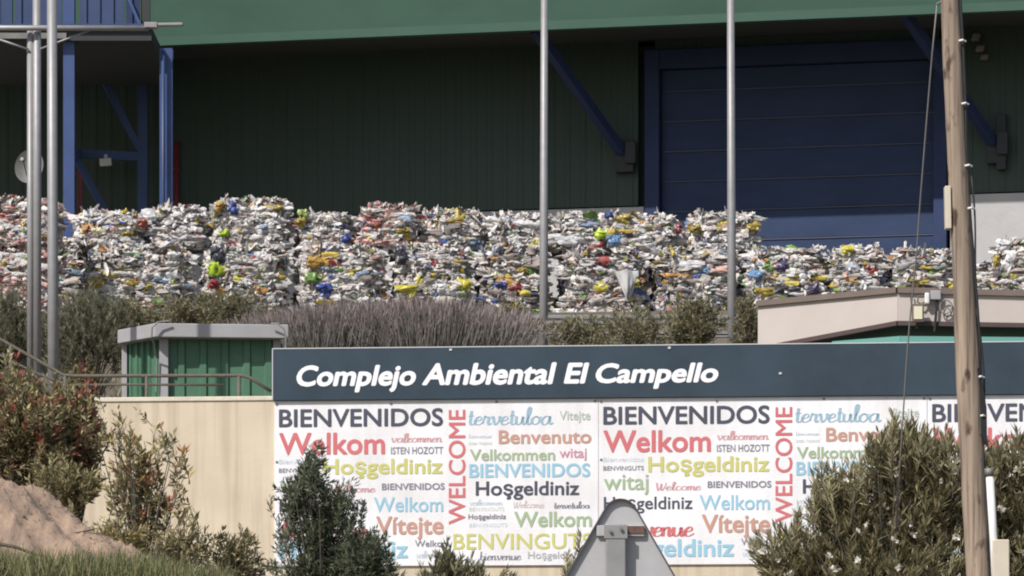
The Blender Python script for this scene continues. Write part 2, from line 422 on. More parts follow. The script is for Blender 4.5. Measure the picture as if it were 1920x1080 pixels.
def tower():
    r = empty('steel_tower', P(140, 590, 80), 'blue steel service tower with clad platform beside the hall', 'tower')
    up = V(0, 0, 1)
    def col(x, Y, wpx, name='column', m='steel_blue', ytop=-60):
        mb = MB(); w = wpx/pxm(Y)/2; a = P(x, 0, Y); z1 = P(x, ytop, Y)[2]
        # I-section
        mb.box(a[0]-w, a[0]+w, Y-.10, Y-.075, Z_YARD-.1, z1)
        mb.box(a[0]-w, a[0]+w, Y+.075, Y+.10, Z_YARD-.1, z1)
        mb.box(a[0]-.02, a[0]+.02, Y-.0745, Y+.0745, Z_YARD-.1, z1)
        return mb.build(name, M[m], r)
    col(130, 79.6, 21); col(268, 84.9, 18); col(-90, 79.6, 21)
    c = col(312, 79.9, 24, ytop=92)
    mb = MB(); a = P(306, 0, 79.7); mb.tube([V(a[0], a[1]-.03, Z_YARD), V(a[0], a[1]-.03, P(0, 96, 79.7)[2])], .035, 10)
    mb.build('downpipe', M['clad_blue'], r, smooth=True)
    mb = MB(); mb.bar(P(150, 288, 84.7), P(262, 294, 84.85), .10, .16); mb.build('beam', M['steel_blue'], r)
    mb = MB(); mb.bar(P(133, 287, 79.75), P(146, 288, 84.7), .10, .16); mb.build('beam', M['steel_blue'], r)
    mb = MB(); mb.bar(P(155, 72, 84.6), P(262, 282, 84.85), .10, .12); mb.build('diagonal', M['steel_blue'], r)
    mb = MB(); mb.bar(P(143, 298, 84.6), P(215, 430, 84.85), .10, .12); mb.build('diagonal', M['steel_blue'], r)
    # platform with cladding above; deck extended back and left out of view for shade
    z0, z1 = P(0, 76, 79.4)[2], P(0, 50, 79.4)[2]
    mb = MB(); x0 = P(-420, 0, 79.4)[0]; x1 = P(284, 0, 79.4)[0]
    mb.box(x0, x1, 79.4, 84.3, z0, z1); mb.build('platform', M['dark_box'], r)
    mb = MB(); mb.box(x0, x1-1.5, 79.3, 79.398, z0+.02, z0+.12); mb.build('edge_beam', M['galv_dark'], r)
    mb = MB(); mb.box(x0, x1-.02, 79.32, 79.395, z1-.055, z1+.04); mb.build('edge_beam', M['clad_blue'], r)
    # ribbed cladding sheets
    for (xa, xb, y1, m) in ((-420, 24, -120, 'clad_blue'), (28, 116, -120, 'clad_blue'), (150, 232, -120, 'clad_blue'), (236, 262, -120, 'hall_blue')):
        mb = MB(); a = P(xa, 0, 79.6)[0]; b = P(xb, 0, 79.6)[0]; zt = P(0, y1, 79.6)[2]
        mb.box(a, b, 79.60, 79.64, z1+.05, zt)
        k = a+.06
        while k < b-.05: mb.box(k, k+.06, 79.565, 79.598, z1+.051, zt-.01); k += .24
        mb.build('cladding', M[m], r)
    mb = MB(); mb.bar(P(238, -10, 79.45), P(262, 46, 79.45), .05, .05); mb.build('diagonal', M['steel_blue'], r)
    mb = MB(); mb.bar(P(273, -60, 79.7), P(273, 60, 79.7), .16, .12, (0, 1, 0)); mb.build('column', M['dark_box'], r)
    l = MB(); p = P(198, 304, 84.4); l.obox(p, (1, 0, .08), (0, 1, 0), (-.08, 0, 1), .11, .06, .07)
    l.obox(p+V(0, .06, .10), (1, 0, 0), (0, 1, 0), (0, 0, 1), .03, .06, .05)
    l.build('lamp', M['white_plastic'], r, bevel=.015)
    pr = empty('fire_pipe', P(331, 590, 83.4), 'thin dark red standpipe on hall wall right of blue column', 'pipe')
    a = HALL.hit(331, 268, .12)
    mb = MB(); mb.tube([V(a[0], a[1], Z_YARD), a, a+V(0, .12, .0)], .045, 10); mb.build('pipe', M['red_pipe'], pr, smooth=True)
    mb = MB(); mb.obox(V(a[0], a[1]+.06, a[2]-.5), HALL.U, HALL.N, (0, 0, 1), .06, .06, .015); mb.build('clamp', M['galv_dark'], pr)
    pr = empty('fire_pipe', P(148, 590, 80), 'short dark red standpipe beside left blue column', 'pipe')
    a = P(150, 326, 79.9)
    mb = MB(); mb.tube([V(a[0], a[1], Z_YARD), a, a+V(-.1, 0, .03)], .04, 10); mb.build('pipe', M['red_pipe'], pr, smooth=True)
    mb = MB(); mb.tube([a+V(-.1, 0, .03), a+V(-.17, 0, .03)], .055, 10); mb.build('coupling', M['galv_dark'], pr)
tower()

# ---------------------------------------------------------------- bales of pressed plastic
def lin(r, g, b):
    f = lambda c: ((c/255.+.055)/1.055)**2.4 if c > 10 else c/255./12.92
    return (f(r), f(g), f(b))
WH = [(.80, .78, .76), (.76, .73, .71), (.82, .80, .78), (.66, .62, .59), (.72, .65, .59), (.56, .50, .45), (.76, .70, .62),
      (.52, .49, .48), (.40, .34, .30), (.72, .69, .69), (.30, .26, .24), (.76, .66, .61), (.62, .62, .60), (.18, .165, .16)]
AC = [(.55, .42, .06), (.62, .52, .10), (.10, .16, .42), (.45, .10, .09), (.22, .40, .10), (.30, .40, .55), (.60, .36, .30), (.06, .07, .12), (.55, .30, .10), (.35, .45, .30)]
PK = [(.68, .42, .38), (.60, .30, .28), (.72, .58, .54)]
def palette(kind, n):
    acc = {'mixed': .15, 'white': .10, 'pink': .10, 'dark': .17, 'colour': .20}[kind]
    out = np.empty((n, 3))
    W = np.array(WH); A = np.array(AC)
    wts = np.ones(len(W))
    if kind == 'dark': wts[[7, 8, 10, 13]] = 2.2
    if kind == 'white': wts[[0, 1, 2]] = 2.8
    if kind in ('mixed', 'colour'): wts[[0, 1, 2, 9]] = 2.1
    wts /= wts.sum()
    out[:] = W[RS.choice(len(W), n, p=wts)]
    k = RS.rand(n) < acc; out[k] = A[RS.randint(len(A), size=k.sum())]
    if kind == 'pink':
        k = RS.rand(n) < .34; out[k] = np.array(PK)[RS.randint(3, size=k.sum())]
    return out*RS.uniform(.78, 1.08, (n, 1))

def scraps(pos, T, Up, Nn, a, b, bulge, cols, rough=.35):
    """many crumpled pillows of film: pos (n,3) with frames; returns verts, quads, colours"""
    n = len(pos); nu, nv = 6, 5
    s = np.linspace(-1, 1, nu); t = np.linspace(-1, 1, nv)
    S, Tt = np.meshgrid(s, t); S = S.ravel(); Tt = Tt.ravel(); m = nu*nv
    k = RS.randn(n, m); k = .6*k+.4*np.roll(k, 1, 1)
    taper = 1-.35*RS.rand(n, 1)*np.abs(S)[None]**2
    uu = a[:, None]*S[None]*(1+.15*RS.randn(n, m)); vv = b[:, None]*(Tt[None]*taper+.25*RS.randn(n, 1)*S[None]**2)+b[:, None]*.22*RS.randn(n, m)
    ww = bulge[:, None]*((1-Tt[None]**2)*(1-.55*S[None]**2))-bulge[:, None]*.45+bulge[:, None]*rough*k*1.35
    v = pos[:, None]+uu[..., None]*T[:, None]+vv[..., None]*Up[:, None]+ww[..., None]*Nn[:, None]
    c = cols[:, None]*(1+.22*RS.randn(n, m, 1)); c = np.clip(c, .01, .84)
    q = np.array([(j*nu+i, j*nu+i+1, (j+1)*nu+i+1, (j+1)*nu+i) for j in range(nv-1) for i in range(nu-1)])
    Q = (q[None]+(np.arange(n)*m)[:, None, None]).reshape(-1, 4)
    return v.reshape(-1, 3), Q, c.reshape(-1, 3)

def frames(n, N, up, wob=.3, spin=.28, flip=.13):
    N = np.tile(unit(N), (n, 1))+RS.randn(n, 3)*wob; N /= np.linalg.norm(N, axis=1)[:, None]
    up = np.tile(unit(up), (n, 1)); T = np.cross(up, N); T /= np.linalg.norm(T, axis=1)[:, None]
    U2 = np.cross(N, T); th = RS.randn(n)*spin; th[RS.rand(n) < flip] += 1.2
    c, s = np.cos(th)[:, None], np.sin(th)[:, None]
    return T*c+U2*s, U2*c-T*s, N

def bale_mesh(w, d, h, kind, dens=1.0, fuzz=1.0):
    VV, QQ, CC = [], [], []; off = 0
    def push(v, q, c):
        nonlocal off
        VV.append(v); QQ.append(q+off); CC.append(c); off += len(v)
    # lumpy core
    def face(o, a, b, nu, nv):
        g = np.array([o+a*i/nu+b*j/nv for j in range(nv+1) for i in range(nu+1)]); g += RS.randn(*g.shape)*.018
        q = np.array([(j*(nu+1)+i, j*(nu+1)+i+1, (j+1)*(nu+1)+i+1, (j+1)*(nu+1)+i) for j in range(nv) for i in range(nu)])
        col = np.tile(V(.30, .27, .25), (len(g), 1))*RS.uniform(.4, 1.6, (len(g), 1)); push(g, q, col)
    x0, x1, y0, y1 = -w/2+.09, w/2-.09, -d/2+.08, d/2-.08; z1 = h-.07
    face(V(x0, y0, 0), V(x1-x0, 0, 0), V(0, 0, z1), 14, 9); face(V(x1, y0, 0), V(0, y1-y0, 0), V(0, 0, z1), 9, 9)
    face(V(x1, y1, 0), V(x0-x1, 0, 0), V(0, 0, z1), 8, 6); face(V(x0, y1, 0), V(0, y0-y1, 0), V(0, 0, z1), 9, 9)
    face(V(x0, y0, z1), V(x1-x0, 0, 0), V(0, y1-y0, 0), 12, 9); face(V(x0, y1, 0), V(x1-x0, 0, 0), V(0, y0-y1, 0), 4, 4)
    def lay(n, o, a, b, N, up, amin, amax, bmin, bmax, bg, wob, strata=None, spin=.28):
        p = RS.rand(n, 2)
        if strata:
            p[:, 1] = (np.floor(p[:, 1]*strata)+.5+RS.randn(n)*.22)/strata
        # round the silhouette corners of the bale a little
        pos = o+p[:, :1]*a+p[:, 1:]*b
        edge = np.minimum(np.minimum(p[:, 0], 1-p[:, 0])*4.0, np.minimum(1.02-p[:, 1], .6)*5).clip(0, 1)
        pos = pos-np.array([N[0], N[1], 0 if abs(N[2]) < .5 else N[2]])*((1-edge)**2*.22)[:, None]+N*(RS.randn(n)*.026)[:, None]
        T, U2, N2 = frames(n, N, up, wob, spin, .02 if spin < .2 else .13)
        aa = RS.uniform(amin, amax, n)*RS.choice([1, 1, 1, 1.6], n); bb = RS.uniform(bmin, bmax, n)*RS.choice([1, 1, 1.5], n)
        push(*scraps(pos, T, U2, N2, aa, bb, RS.uniform(.4, 1, n)*bg, palette(kind, n)))
    st = int(h/.10)
    lay(int(250*w*h*dens), V(-w/2, -d/2, .02), V(w, 0, 0), V(0, 0, h-.04), V(0, -1, .25), V(0, 0, 1), .05, .17, .022, .058, .055, .22, st, .13)
    lay(int(190*w*h*dens), V(-w/2, -d/2-.015, .02), V(w, 0, 0), V(0, 0, h-.04), V(0, -1, .25), V(0, 0, 1), .025, .07, .012, .034, .04, .36, st, .30)
    lay(int(420*d*h*dens), V(-w/2, d/2, .02), V(0, -d, 0), V(0, 0, h-.04), V(-1, 0, 0), V(0, 1, 0), .03, .14, .018, .05, .045, .35, None, .5)
    lay(int(240*d*h*dens), V(w/2, -d/2, .02), V(0, d, 0), V(0, 0, h-.04), V(1, 0, 0), V(0, 0, 1), .03, .09, .018, .055, .045, .4, None, .9)
    lay(int(230*d*w*dens), V(-w/2, -d/2, h-.03), V(w, 0, 0), V(0, d, 0), V(0, 0, 1), V(0, 1, 0), .03, .10, .02, .06, .05, .5)
    lay(int(80*h*w), V(w/2, d/2, .02), V(-w, 0, 0), V(0, 0, h-.04), V(0, 1, 0), V(0, 0, 1), .05, .14, .03, .07, .05, .4)
    # loose scraps standing up along the top
    n = int(95*w*fuzz)
    pos = np.c_[RS.uniform(-w/2+.03, w/2-.03, n), RS.uniform(-d/2+.02, d/2*.4, n), h+RS.uniform(-.06, .025, n)+.025*np.abs(RS.randn(n))]
    N = RS.randn(n, 3)*[.6, 1, .5]+[0, -.7, .2]; N /= np.linalg.norm(N, axis=1)[:, None]
    T = np.cross(np.tile(V(0, 0, 1), (n, 1)), N); T /= np.linalg.norm(T, axis=1)[:, None]; U2 = np.cross(N, T)
    push(*scraps(pos, T, U2, N, RS.uniform(.018, .06, n), RS.uniform(.02, .055, n), RS.uniform(.01, .035, n), palette('white' if kind != 'pink' else 'pink', n), .6))
    return np.concatenate(VV), np.concatenate(QQ), np.concatenate(CC)

def bag_child(root, yaw, x, y, wpx, hpx, col, label, Y, name='plastic_bag'):
    # a squashed bag: a few crumpled pillows of one colour wedged between the layers
    c = P(x, y, Y); k = pxm(Y); a = wpx/k/2; b = hpx/k/2
    N = V(math.sin(yaw), -math.cos(yaw), 0); n = 5
    T, U2, N2 = frames(n, N, V(0, 0, 1), .16, .14)
    o = np.c_[RS.uniform(-.4, .4, n)*a, RS.uniform(-.5, .5, n)*b]; o[0] = 0
    U = V(math.cos(yaw), math.sin(yaw), 0)
    pos = c+o[:, :1]*U+o[:, 1:]*V(0, 0, 1)+N*(.04+.008*np.arange(n))[:, None]
    aa = a*RS.uniform(.5, .72, n); bb = b*RS.uniform(.42, .62, n); aa[0] = a*.86; bb[0] = b*.8
    cols = np.tile(np.array(col), (n, 1))*RS.uniform(.72, 1.1, (n, 1))
    v, q, cc = scraps(pos, T, U2, N2, aa, bb, np.full(n, .045), cols, .30)
    ob = np_mesh(name, v, [q], M['bag'], cc, parent=root)
    ob['label'] = label
    return ob

YEL, OCH, BLU, LIM, RED, LBL, WHT, PUR, DGR, GRN, ORG, GRY = (.56, .50, .06), (.40, .31, .07), (.055, .085, .28), (.46, .62, .05), (.30, .04, .045), (.20, .34, .55), (.74, .73, .72), (.12, .10, .18), (.07, .07, .085), (.24, .38, .12), (.50, .30, .07), (.38, .37, .37)
# x0, x1, ytop, ybottom, depth shift, yaw deg, palette, label, bags
BALES = [
 # lower row
 (-95, 112, 462, 590, -1.2, 4, 'pink', 'pinkish bale at far left edge, lower of two behind the grey masts', []),
 (142, 366, 462, 590, 0, 16, 'mixed', 'lower row bale just right of the grey masts, with ochre base', [(178, 530, 36, 22, OCH, 'ochre bag'), (245, 530, 40, 18, OCH, 'olive yellow bag'), (325, 480, 24, 16, WHT, 'white bag')]),
 (366, 545, 464, 590, 0, 13, 'mixed', 'lower row bale holding a bright lime green bag', [(405, 502, 30, 34, LIM, 'bright lime bag'), (443, 524, 30, 16, YEL, 'yellow bag'), (409, 478, 26, 34, DGR, 'dark navy bag'), (398, 533, 22, 14, RED, 'small red bag')]),
 (545, 728, 462, 592, 0, 12, 'mixed', 'lower row bale with navy blue bag near its base', [(611, 544, 40, 24, BLU, 'navy blue bag'), (595, 492, 42, 24, ORG, 'orange bag'), (586, 522, 34, 22, GRN, 'pale green bag'), (610, 568, 44, 16, OCH, 'ochre bag')]),
 (728, 888, 462, 592, 0, 9, 'mixed', 'lower row bale with long yellow bag along its base', [(772, 543, 66, 20, YEL, 'long yellow bag'), (867, 532, 30, 26, YEL, 'yellow bag at right corner'), (830, 541, 24, 20, WHT, 'white bag'), (750, 480, 26, 44, DGR, 'charcoal bag')]),
 (888, 1034, 466, 592, .1, 7, 'dark', 'lower row bale with small blue and dark red bags, left of thin lamp post', [(938, 533, 24, 16, BLU, 'small blue bag'), (966, 540, 28, 18, RED, 'dark red bag'), (978, 508, 22, 16, OCH, 'ochre bag')]),
 (1046, 1218, 470, 594, 0, 6, 'dark', 'lower row bale with white netting bag hanging from its face', [(1126, 539, 28, 22, YEL, 'yellow bag')]),
 (1216, 1392, 468, 594, .05, 7, 'dark', 'lower row bale with light blue bag, just left of second lamp post', [(1319, 510, 22, 24, LBL, 'light blue bag'), (1300, 498, 66, 20, WHT, 'long whitish film')]),
 (1388, 1556, 468, 596, .1, 5, 'colour', 'colourful low bale with purple and lime bags behind flat roofed hut', [(1438, 505, 28, 18, GRN, 'green bag'), (1465, 502, 30, 24, PUR, 'purple bag'), (1418, 515, 36, 20, LBL, 'pale blue bag'), (1438, 548, 44, 20, OCH, 'olive bag'), (1480, 545, 56, 20, DGR, 'navy bag'), (1525, 543, 30, 22, PUR, 'purple bag')]),
 (1552, 1668, 466, 596, 0, 5, 'mixed', 'low bale with red bag and pale hanging straps behind hut', [(1632, 506, 28, 20, RED, 'red bag'), (1588, 468, 22, 18, YEL, 'yellow bag on top'), (1618, 532, 36, 18, WHT, 'white bag')]),
 (1664, 1802, 470, 596, .1, 4, 'mixed', 'low bale with grey green film just left of wooden pole', [(1722, 528, 70, 14, OCH, 'olive film'), (1705, 495, 60, 20, GRY, 'grey film')]),
 (1786, 1866, 496, 596, .4, 0, 'white', 'small pale bale immediately right of wooden pole', []),
 (1864, 1990, 452, 596, -.9, -6, 'dark', 'dark bale capped with white sheets at far right edge', [(1880, 462, 30, 24, WHT, 'white sheet'), (1896, 482, 28, 24, WHT, 'white sheet'), (1868, 490, 12, 26, OCH, 'yellow strip')]),
 (60, 190, 452, 590, 1.2, 3, 'dark', 'shadowed bale set back in the gap beside the grey masts', []),
 # upper row
 (-90, 114, 374, 460, -1.2, 3, 'pink', 'pinkish bale at far left edge, upper of two behind the grey masts', []),
 (124, 276, 398, 462, .2, 8, 'mixed', 'upper row bale with cream sack, just right of grey masts', [(184, 433, 32, 18, (.70, .62, .44), 'cream sack'), (236, 437, 26, 14, OCH, 'ochre bag')]),
 (268, 388, 388, 464, .3, 9, 'white', 'upper row bale with white domed sack and rusty scraps on its left', [(278, 402, 34, 26, WHT, 'white sack'), (268, 420, 18, 20, (.40, .12, .08), 'rusty red scrap')]),
 (384, 548, 374, 464, .05, 9, 'white', 'tallest upper row bale, with blue and orange bags near its top', [(436, 392, 20, 28, BLU, 'blue bag'), (411, 390, 20, 24, ORG, 'orange bag'), (420, 438, 22, 12, LIM, 'lime scrap'), (521, 391, 22, 14, OCH, 'yellow bag')]),
 (546, 668, 402, 464, .2, 9, 'white', 'lower topped bale between the two tallest of the upper row, blue bag at right end', [(646, 448, 22, 28, BLU, 'bright blue bag'), (563, 417, 22, 20, OCH, 'ochre bag'), (568, 400, 22, 18, (.35, .45, .12), 'green bag')]),
 (664, 786, 386, 464, -.1, 8, 'pink', 'upper row bale with rusty pink scraps and ragged crest', [(752, 438, 34, 20, OCH, 'ochre bag'), (708, 426, 16, 22, (.34, .10, .06), 'rusty scrap')]),
 (780, 908, 396, 464, .1, 8, 'mixed', 'upper row bale with olive yellow patch on its top right', [(855, 412, 44, 22, OCH, 'olive yellow bag'), (851, 474, 24, 18, YEL, 'yellow bag')]),
 (902, 1050, 404, 468, .15, 7, 'white', 'pale upper row bale standing behind the thin lamp post at centre', [(1003, 459, 22, 20, YEL, 'yellow bag')]),
 (1036, 1128, 402, 470, .2, 7, 'white', 'narrow upper row bale of crumpled white film right of centre lamp post', [(1065, 451, 74, 22, WHT, 'white film')]),
 (1112, 1276, 406, 470, .1, 6, 'colour', 'upper row bale with bright blue and red bags side by side', [(1150, 449, 34, 22, LBL, 'bright blue bag'), (1120, 465, 32, 18, RED, 'red bag'), (1168, 412, 30, 18, OCH, 'ochre bag'), (1124, 440, 26, 20, LIM, 'lime bag'), (1143, 404, 24, 12, BLU, 'navy bag')]),
 (1280, 1424, 402, 468, .1, 6, 'white', 'end bale of upper row, rounded, with ochre bag on its right corner', [(1412, 426, 30, 18, OCH, 'ochre bag'), (1303, 430, 22, 16, OCH, 'ochre bag'), (1270, 428, 14, 22, (.20, .05, .06), 'maroon scrap')]),
]
for (x0, x1, y0, y1, dY, yaw, kind, lab, bags) in BALES:
    Yf = 76.0+dY+(.34 if 'upper row' in lab else 0); k = pxm(Yf); ya = math.radians(yaw)
    w_ = (x1-x0)/k; d_ = 1.15; h_ = (y1-y0)/k
    w2 = max(.7, (w_-d_*math.sin(abs(ya)))/math.cos(ya))-.15
    v, q, c = bale_mesh(w2, d_, h_, kind)
    mid = P((x0+x1)/2, y1, Yf)
    o = np_mesh('waste_bale', v, [q], M['scrap'], c)
    o.location = (mid[0], Yf+d_/2, mid[2]); o.rotation_euler = (0, 0, ya)
    tag(o, lab, 'bale', 'pressed bales of plastic waste stacked before the hall')
    for (bx, by, bw, bh, col, bl) in bags:
        # distance of the front face at that place
        lx = (bx-(x0+x1)/2)/k
        Yb = Yf+d_/2-(d_/2)/math.cos(ya)+lx*math.tan(ya)
        bag_child(o, ya, bx, by, bw, bh, col, bl, Yb)
    if 'netting' in lab:
        # hanging net bag: a tapered sack
        Yn = Yf-.10; n = 14; rows = []
        vs = []
        prof = [(506, 1150, 1196), (515, 1153, 1196), (528, 1160, 1193), (540, 1165, 1188), (552, 1171, 1183), (562, 1174, 1179)]
        for (yy, xa, xb) in prof:
            for i in range(n):
                t = i/(n-1); p = P(xa+(xb-xa)*t+1.2*RS.randn(), yy+2*math.sin(t*9)+RS.randn(), Yn-.09*math.sin(t*PI)-.02*math.sin(14*t+yy*.05)+.008*RS.randn()); vs.append(p)
        qq = np.array([(j*n+i, j*n+i+1, (j+1)*n+i+1, (j+1)*n+i) for j in range(len(prof)-1) for i in range(n-1)])[:, ::-1]
        nb = np_mesh('net_bag', np.array(vs), [qq], M['netting'], parent=o, smooth=True); nb['label'] = 'grey white hanging net sack'

# ---------------------------------------------------------------- guard rails in front of the bales
def guardrail(xa, xb, y, Y, hpx, label, posts=True):
    r = empty('guard_rail', P(xa, y+40, Y), label, 'guard rail', 'steel guard rails below the bales')
    a = P(xa, y, Y); b = P(xb, y, Y); h = hpx/pxm(Y)/2
    # W profile
    prof = [(-1, 0), (-.75, -.04), (-.35, -.04), (-.1, 0), (.1, 0), (.35, -.04), (.75, -.04), (1, 0)]
    mb = MB(); vs = []
    for x in (a[0], b[0]):
        vs += [(x, Y+o, a[2]+q*h) for q, o in prof]
    n = len(prof)
    vs += [(p[0], p[1]+.008, p[2]) for p in vs]
    fs = [(i, n+i, n+i+1, i+1) for i in range(n-1)]+[(2*n+i+1, 3*n+i+1, 3*n+i, 2*n+i) for i in range(n-1)]
    mb.add(vs, fs); mb.build('beam', M['galv'], r)
    x = a[0]+.4
    while x < b[0]:
        mb = MB(); mb.box(x-.05, x+.05, Y+.012, Y+.11, a[2]-1.0, a[2]+h*.9); mb.build('post', M['galv_dark'], r); x += 2.0
guardrail(960, 1425, 600, 73.6, 19, 'grey upper guard rail running below the bales right of centre')
guardrail(905, 1425, 628, 72.4, 11, 'narrow pale guard rail lower down among bushes right of centre')
guardrail(225, 500, 584, 73.8, 9, 'narrow pale guard rail above the green cabin')

# ---------------------------------------------------------------- welcome wall, boards, writing
def wall():
    r = empty('retaining_wall', SIGN.at(0, 3.6), 'cream rendered retaining wall with vertical run off streaks', 'wall')
    zt = SIGN.z(350, 744); u0, u1 = SIGN.u(-700), SIGN.u(2600)
    mb = MB(); SIGN.ubox(mb, u0, u1, 3.0, zt-.06, -.28, 0); mb.build('wall_face', M['plaster'], r)
    mb = MB(); SIGN.ubox(mb, u0, u1, zt-.059, zt, -.30, .02); mb.build('coping', M['coping'], r, bevel=.008)
wall()
ZH0, ZH1 = SIGN.z(512, 752), SIGN.z(512, 656)
def glyphs(text, bold=0.0, shear=0.0):
    cu = bpy.data.curves.new('lettering', 'FONT'); cu.body = text; cu.offset = bold; cu.shear = shear; cu.resolution_u = 4
    ob = bpy.data.objects.new('lettering', cu); C.objects.link(ob)
    bpy.context.view_layer.update()
    dg = bpy.context.evaluated_depsgraph_get()
    me = bpy.data.meshes.new_from_object(ob.evaluated_get(dg))
    v = np.array([tuple(p.co) for p in me.vertices])[:, :2]; f = [tuple(p.vertices) for p in me.polygons]
    bpy.data.objects.remove(ob); bpy.data.meshes.remove(me); bpy.data.curves.remove(cu)
    return v, f
SCRIPT = {
 'a': ([[(.75, .85), (.45, 1), (.1, .6), (.15, .1), (.45, 0), (.72, .5), (.75, .98), (.75, .3), (.88, 0), (1.05, .2)]], .95),
 'e': ([[(0, .4), (.5, .6), (.55, .9), (.35, 1), (.08, .6), (.1, .15), (.35, 0), (.75, .3)]], .7),
 't': ([[(.25, 1.7), (.2, .3), (.35, 0), (.6, .2)], [(0, 1.05), (.5, 1.1)]], .55),
 'r': ([[(0, .2), (.15, 1.05), (.25, .9), (.5, .95), (.45, .3), (.55, 0), (.75, .2)]], .7),
 'v': ([[(0, .8), (.15, 1), (.25, .3), (.4, 0), (.65, .5), (.65, 1), (.85, .85)]], .8),
 'u': ([[(.05, 1), (.05, .3), (.25, 0), (.5, .3), (.6, 1), (.6, .3), (.7, 0), (.9, .2)]], .85),
 'l': ([[(.05, .2), (.4, 1.7), (.3, 2.1), (.15, 1.7), (.15, .3), (.3, 0), (.5, .2)]], .45),
 'o': ([[(.4, 1), (.1, .7), (.1, .2), (.4, 0), (.65, .3), (.65, .75), (.4, 1), (.6, .85), (.85, .9)]], .8),
 'k': ([[(.1, 2.1), (.1, 0)], [(.1, .45), (.4, 1), (.5, .8), (.15, .5), (.45, .05), (.7, .2)]], .7),
 'm': ([[(.05, 1), (.05, 0)], [(.05, .6), (.3, 1), (.4, .8), (.4, 0)], [(.4, .6), (.65, 1), (.78, .8), (.78, .2), (.9, 0), (1.05, .2)]], 1.0),
 'n': ([[(.05, 1), (.05, 0)], [(.05, .6), (.35, 1), (.5, .8), (.5, .2), (.6, 0), (.8, .2)]], .78),
 'b': ([[(.1, 2.0), (.1, .2), (.35, 0), (.6, .4), (.5, .9), (.12, .7)]], .7),
 'i': ([[(.1, 1), (.1, .2), (.25, 0), (.45, .2)], [(.1, 1.35), (.13, 1.55)]], .4),
 'w': ([[(0, 1), (.1, .2), (.25, 0), (.45, .4), (.5, 1), (.55, .2), (.7, 0), (.95, .5), (.95, 1)]], 1.1),
 'W': ([[(0, 1.9), (.2, .3), (.3, 0), (.55, .9), (.6, 1.6), (.65, .3), (.8, 0), (1.15, 1.2), (1.15, 1.9)]], 1.25),
 'c': ([[(.6, .85), (.35, 1), (.1, .6), (.15, .15), (.4, 0), (.7, .25)]], .7),
}
def script_glyphs(text, thin=.035, thick=.12, slant=.05):
    vs, fs = [], []; x = 0.0
    for ch in text:
        lines, adv = SCRIPT[ch]
        for ln in lines:
            pts = np.array(ln, float); pts[:, 0] += x
            if len(pts) > 2:                      # smooth
                e = np.vstack([2*pts[0]-pts[1], pts, 2*pts[-1]-pts[-2]]); out = []
                for i in range(1, len(e)-2):
                    for t in np.linspace(0, 1, 6)[:-1]:
                        p0, p1, p2, p3 = e[i-1:i+3]
                        out.append(.5*(2*p1+(p2-p0)*t+(2*p0-5*p1+4*p2-p3)*t*t+(3*p1-p0-3*p2+p3)*t**3))
                out.append(e[-2]); pts = np.array(out)
            pts[:, 0] += slant*pts[:, 1]
            d = np.gradient(pts, axis=0); d /= np.linalg.norm(d, axis=1)[:, None]+1e-9
            hw = thin+(thick-thin)*np.abs(d[:, 1])**1.5*np.where(d[:, 1] < 0, 1, .45)
            nrm = np.c_[-d[:, 1], d[:, 0]]*hw[:, None]; k = len(vs)
            for p, q in zip(pts, nrm): vs += [tuple(p+q), tuple(p-q)]
            for i in range(len(pts)-1): fs.append((k+2*i, k+2*i+1, k+2*i+3, k+2*i+2))
        x += adv
    return np.array(vs), fs
_cache = {}
def heavy(g, t):
    v, f = g; vs, fs = [], []
    for i, (a, b) in enumerate(((0, 0), (t, 0), (-t, 0), (0, t), (0, -t), (.7*t, .7*t), (-.7*t, .7*t), (.7*t, -.7*t), (-.7*t, -.7*t))):
        k = len(v)*i
        vs.append(np.c_[v+[a, b], np.full(len(v), .0002*i)]); fs += [tuple(j+k for j in q) for q in f]
    return np.concatenate(vs), fs
def get_glyphs(text, style):
    key = (text, style)
    if key not in _cache:
        if style == 's': _cache[key] = script_glyphs(text)
        elif style == 'sb': _cache[key] = script_glyphs(text, .04, .145)
        elif style == 'r': _cache[key] = glyphs(text, .004)
        else: _cache[key] = heavy(glyphs(text), {'h': .036, 'b': .022, 'm': .012}[style])
    return _cache[key]
inks = {}
def ink(col):
    if col not in inks: inks[col] = mat('ink', col, .5, .05, 2)
    return inks[col]
def write(parent, text, style, u0, u1, z0, z1, col, off, vert=False, m=None):
    """baseline at z0, tallest letter top at z1"""
    v, f = get_glyphs(text, style)
    xa, xb = v[:, 0].min(), v[:, 0].max(); yb = v[:, 1].max()
    out = []
    for p in v:
        x, y = p[0], p[1]; of = off+(p[2] if len(p) > 2 else 0)
        s = (x-xa)/(xb-xa); t = y/yb
        if vert: out.append(SIGN.at(u1-(u1-u0)*t, z0+(z1-z0)*s, of))
        else: out.append(SIGN.at(u0+(u1-u0)*s, z0+(z1-z0)*t, of))
    mb = MB(); mb.add(out, f)
    return mb.build('lettering', m or ink(col), parent)

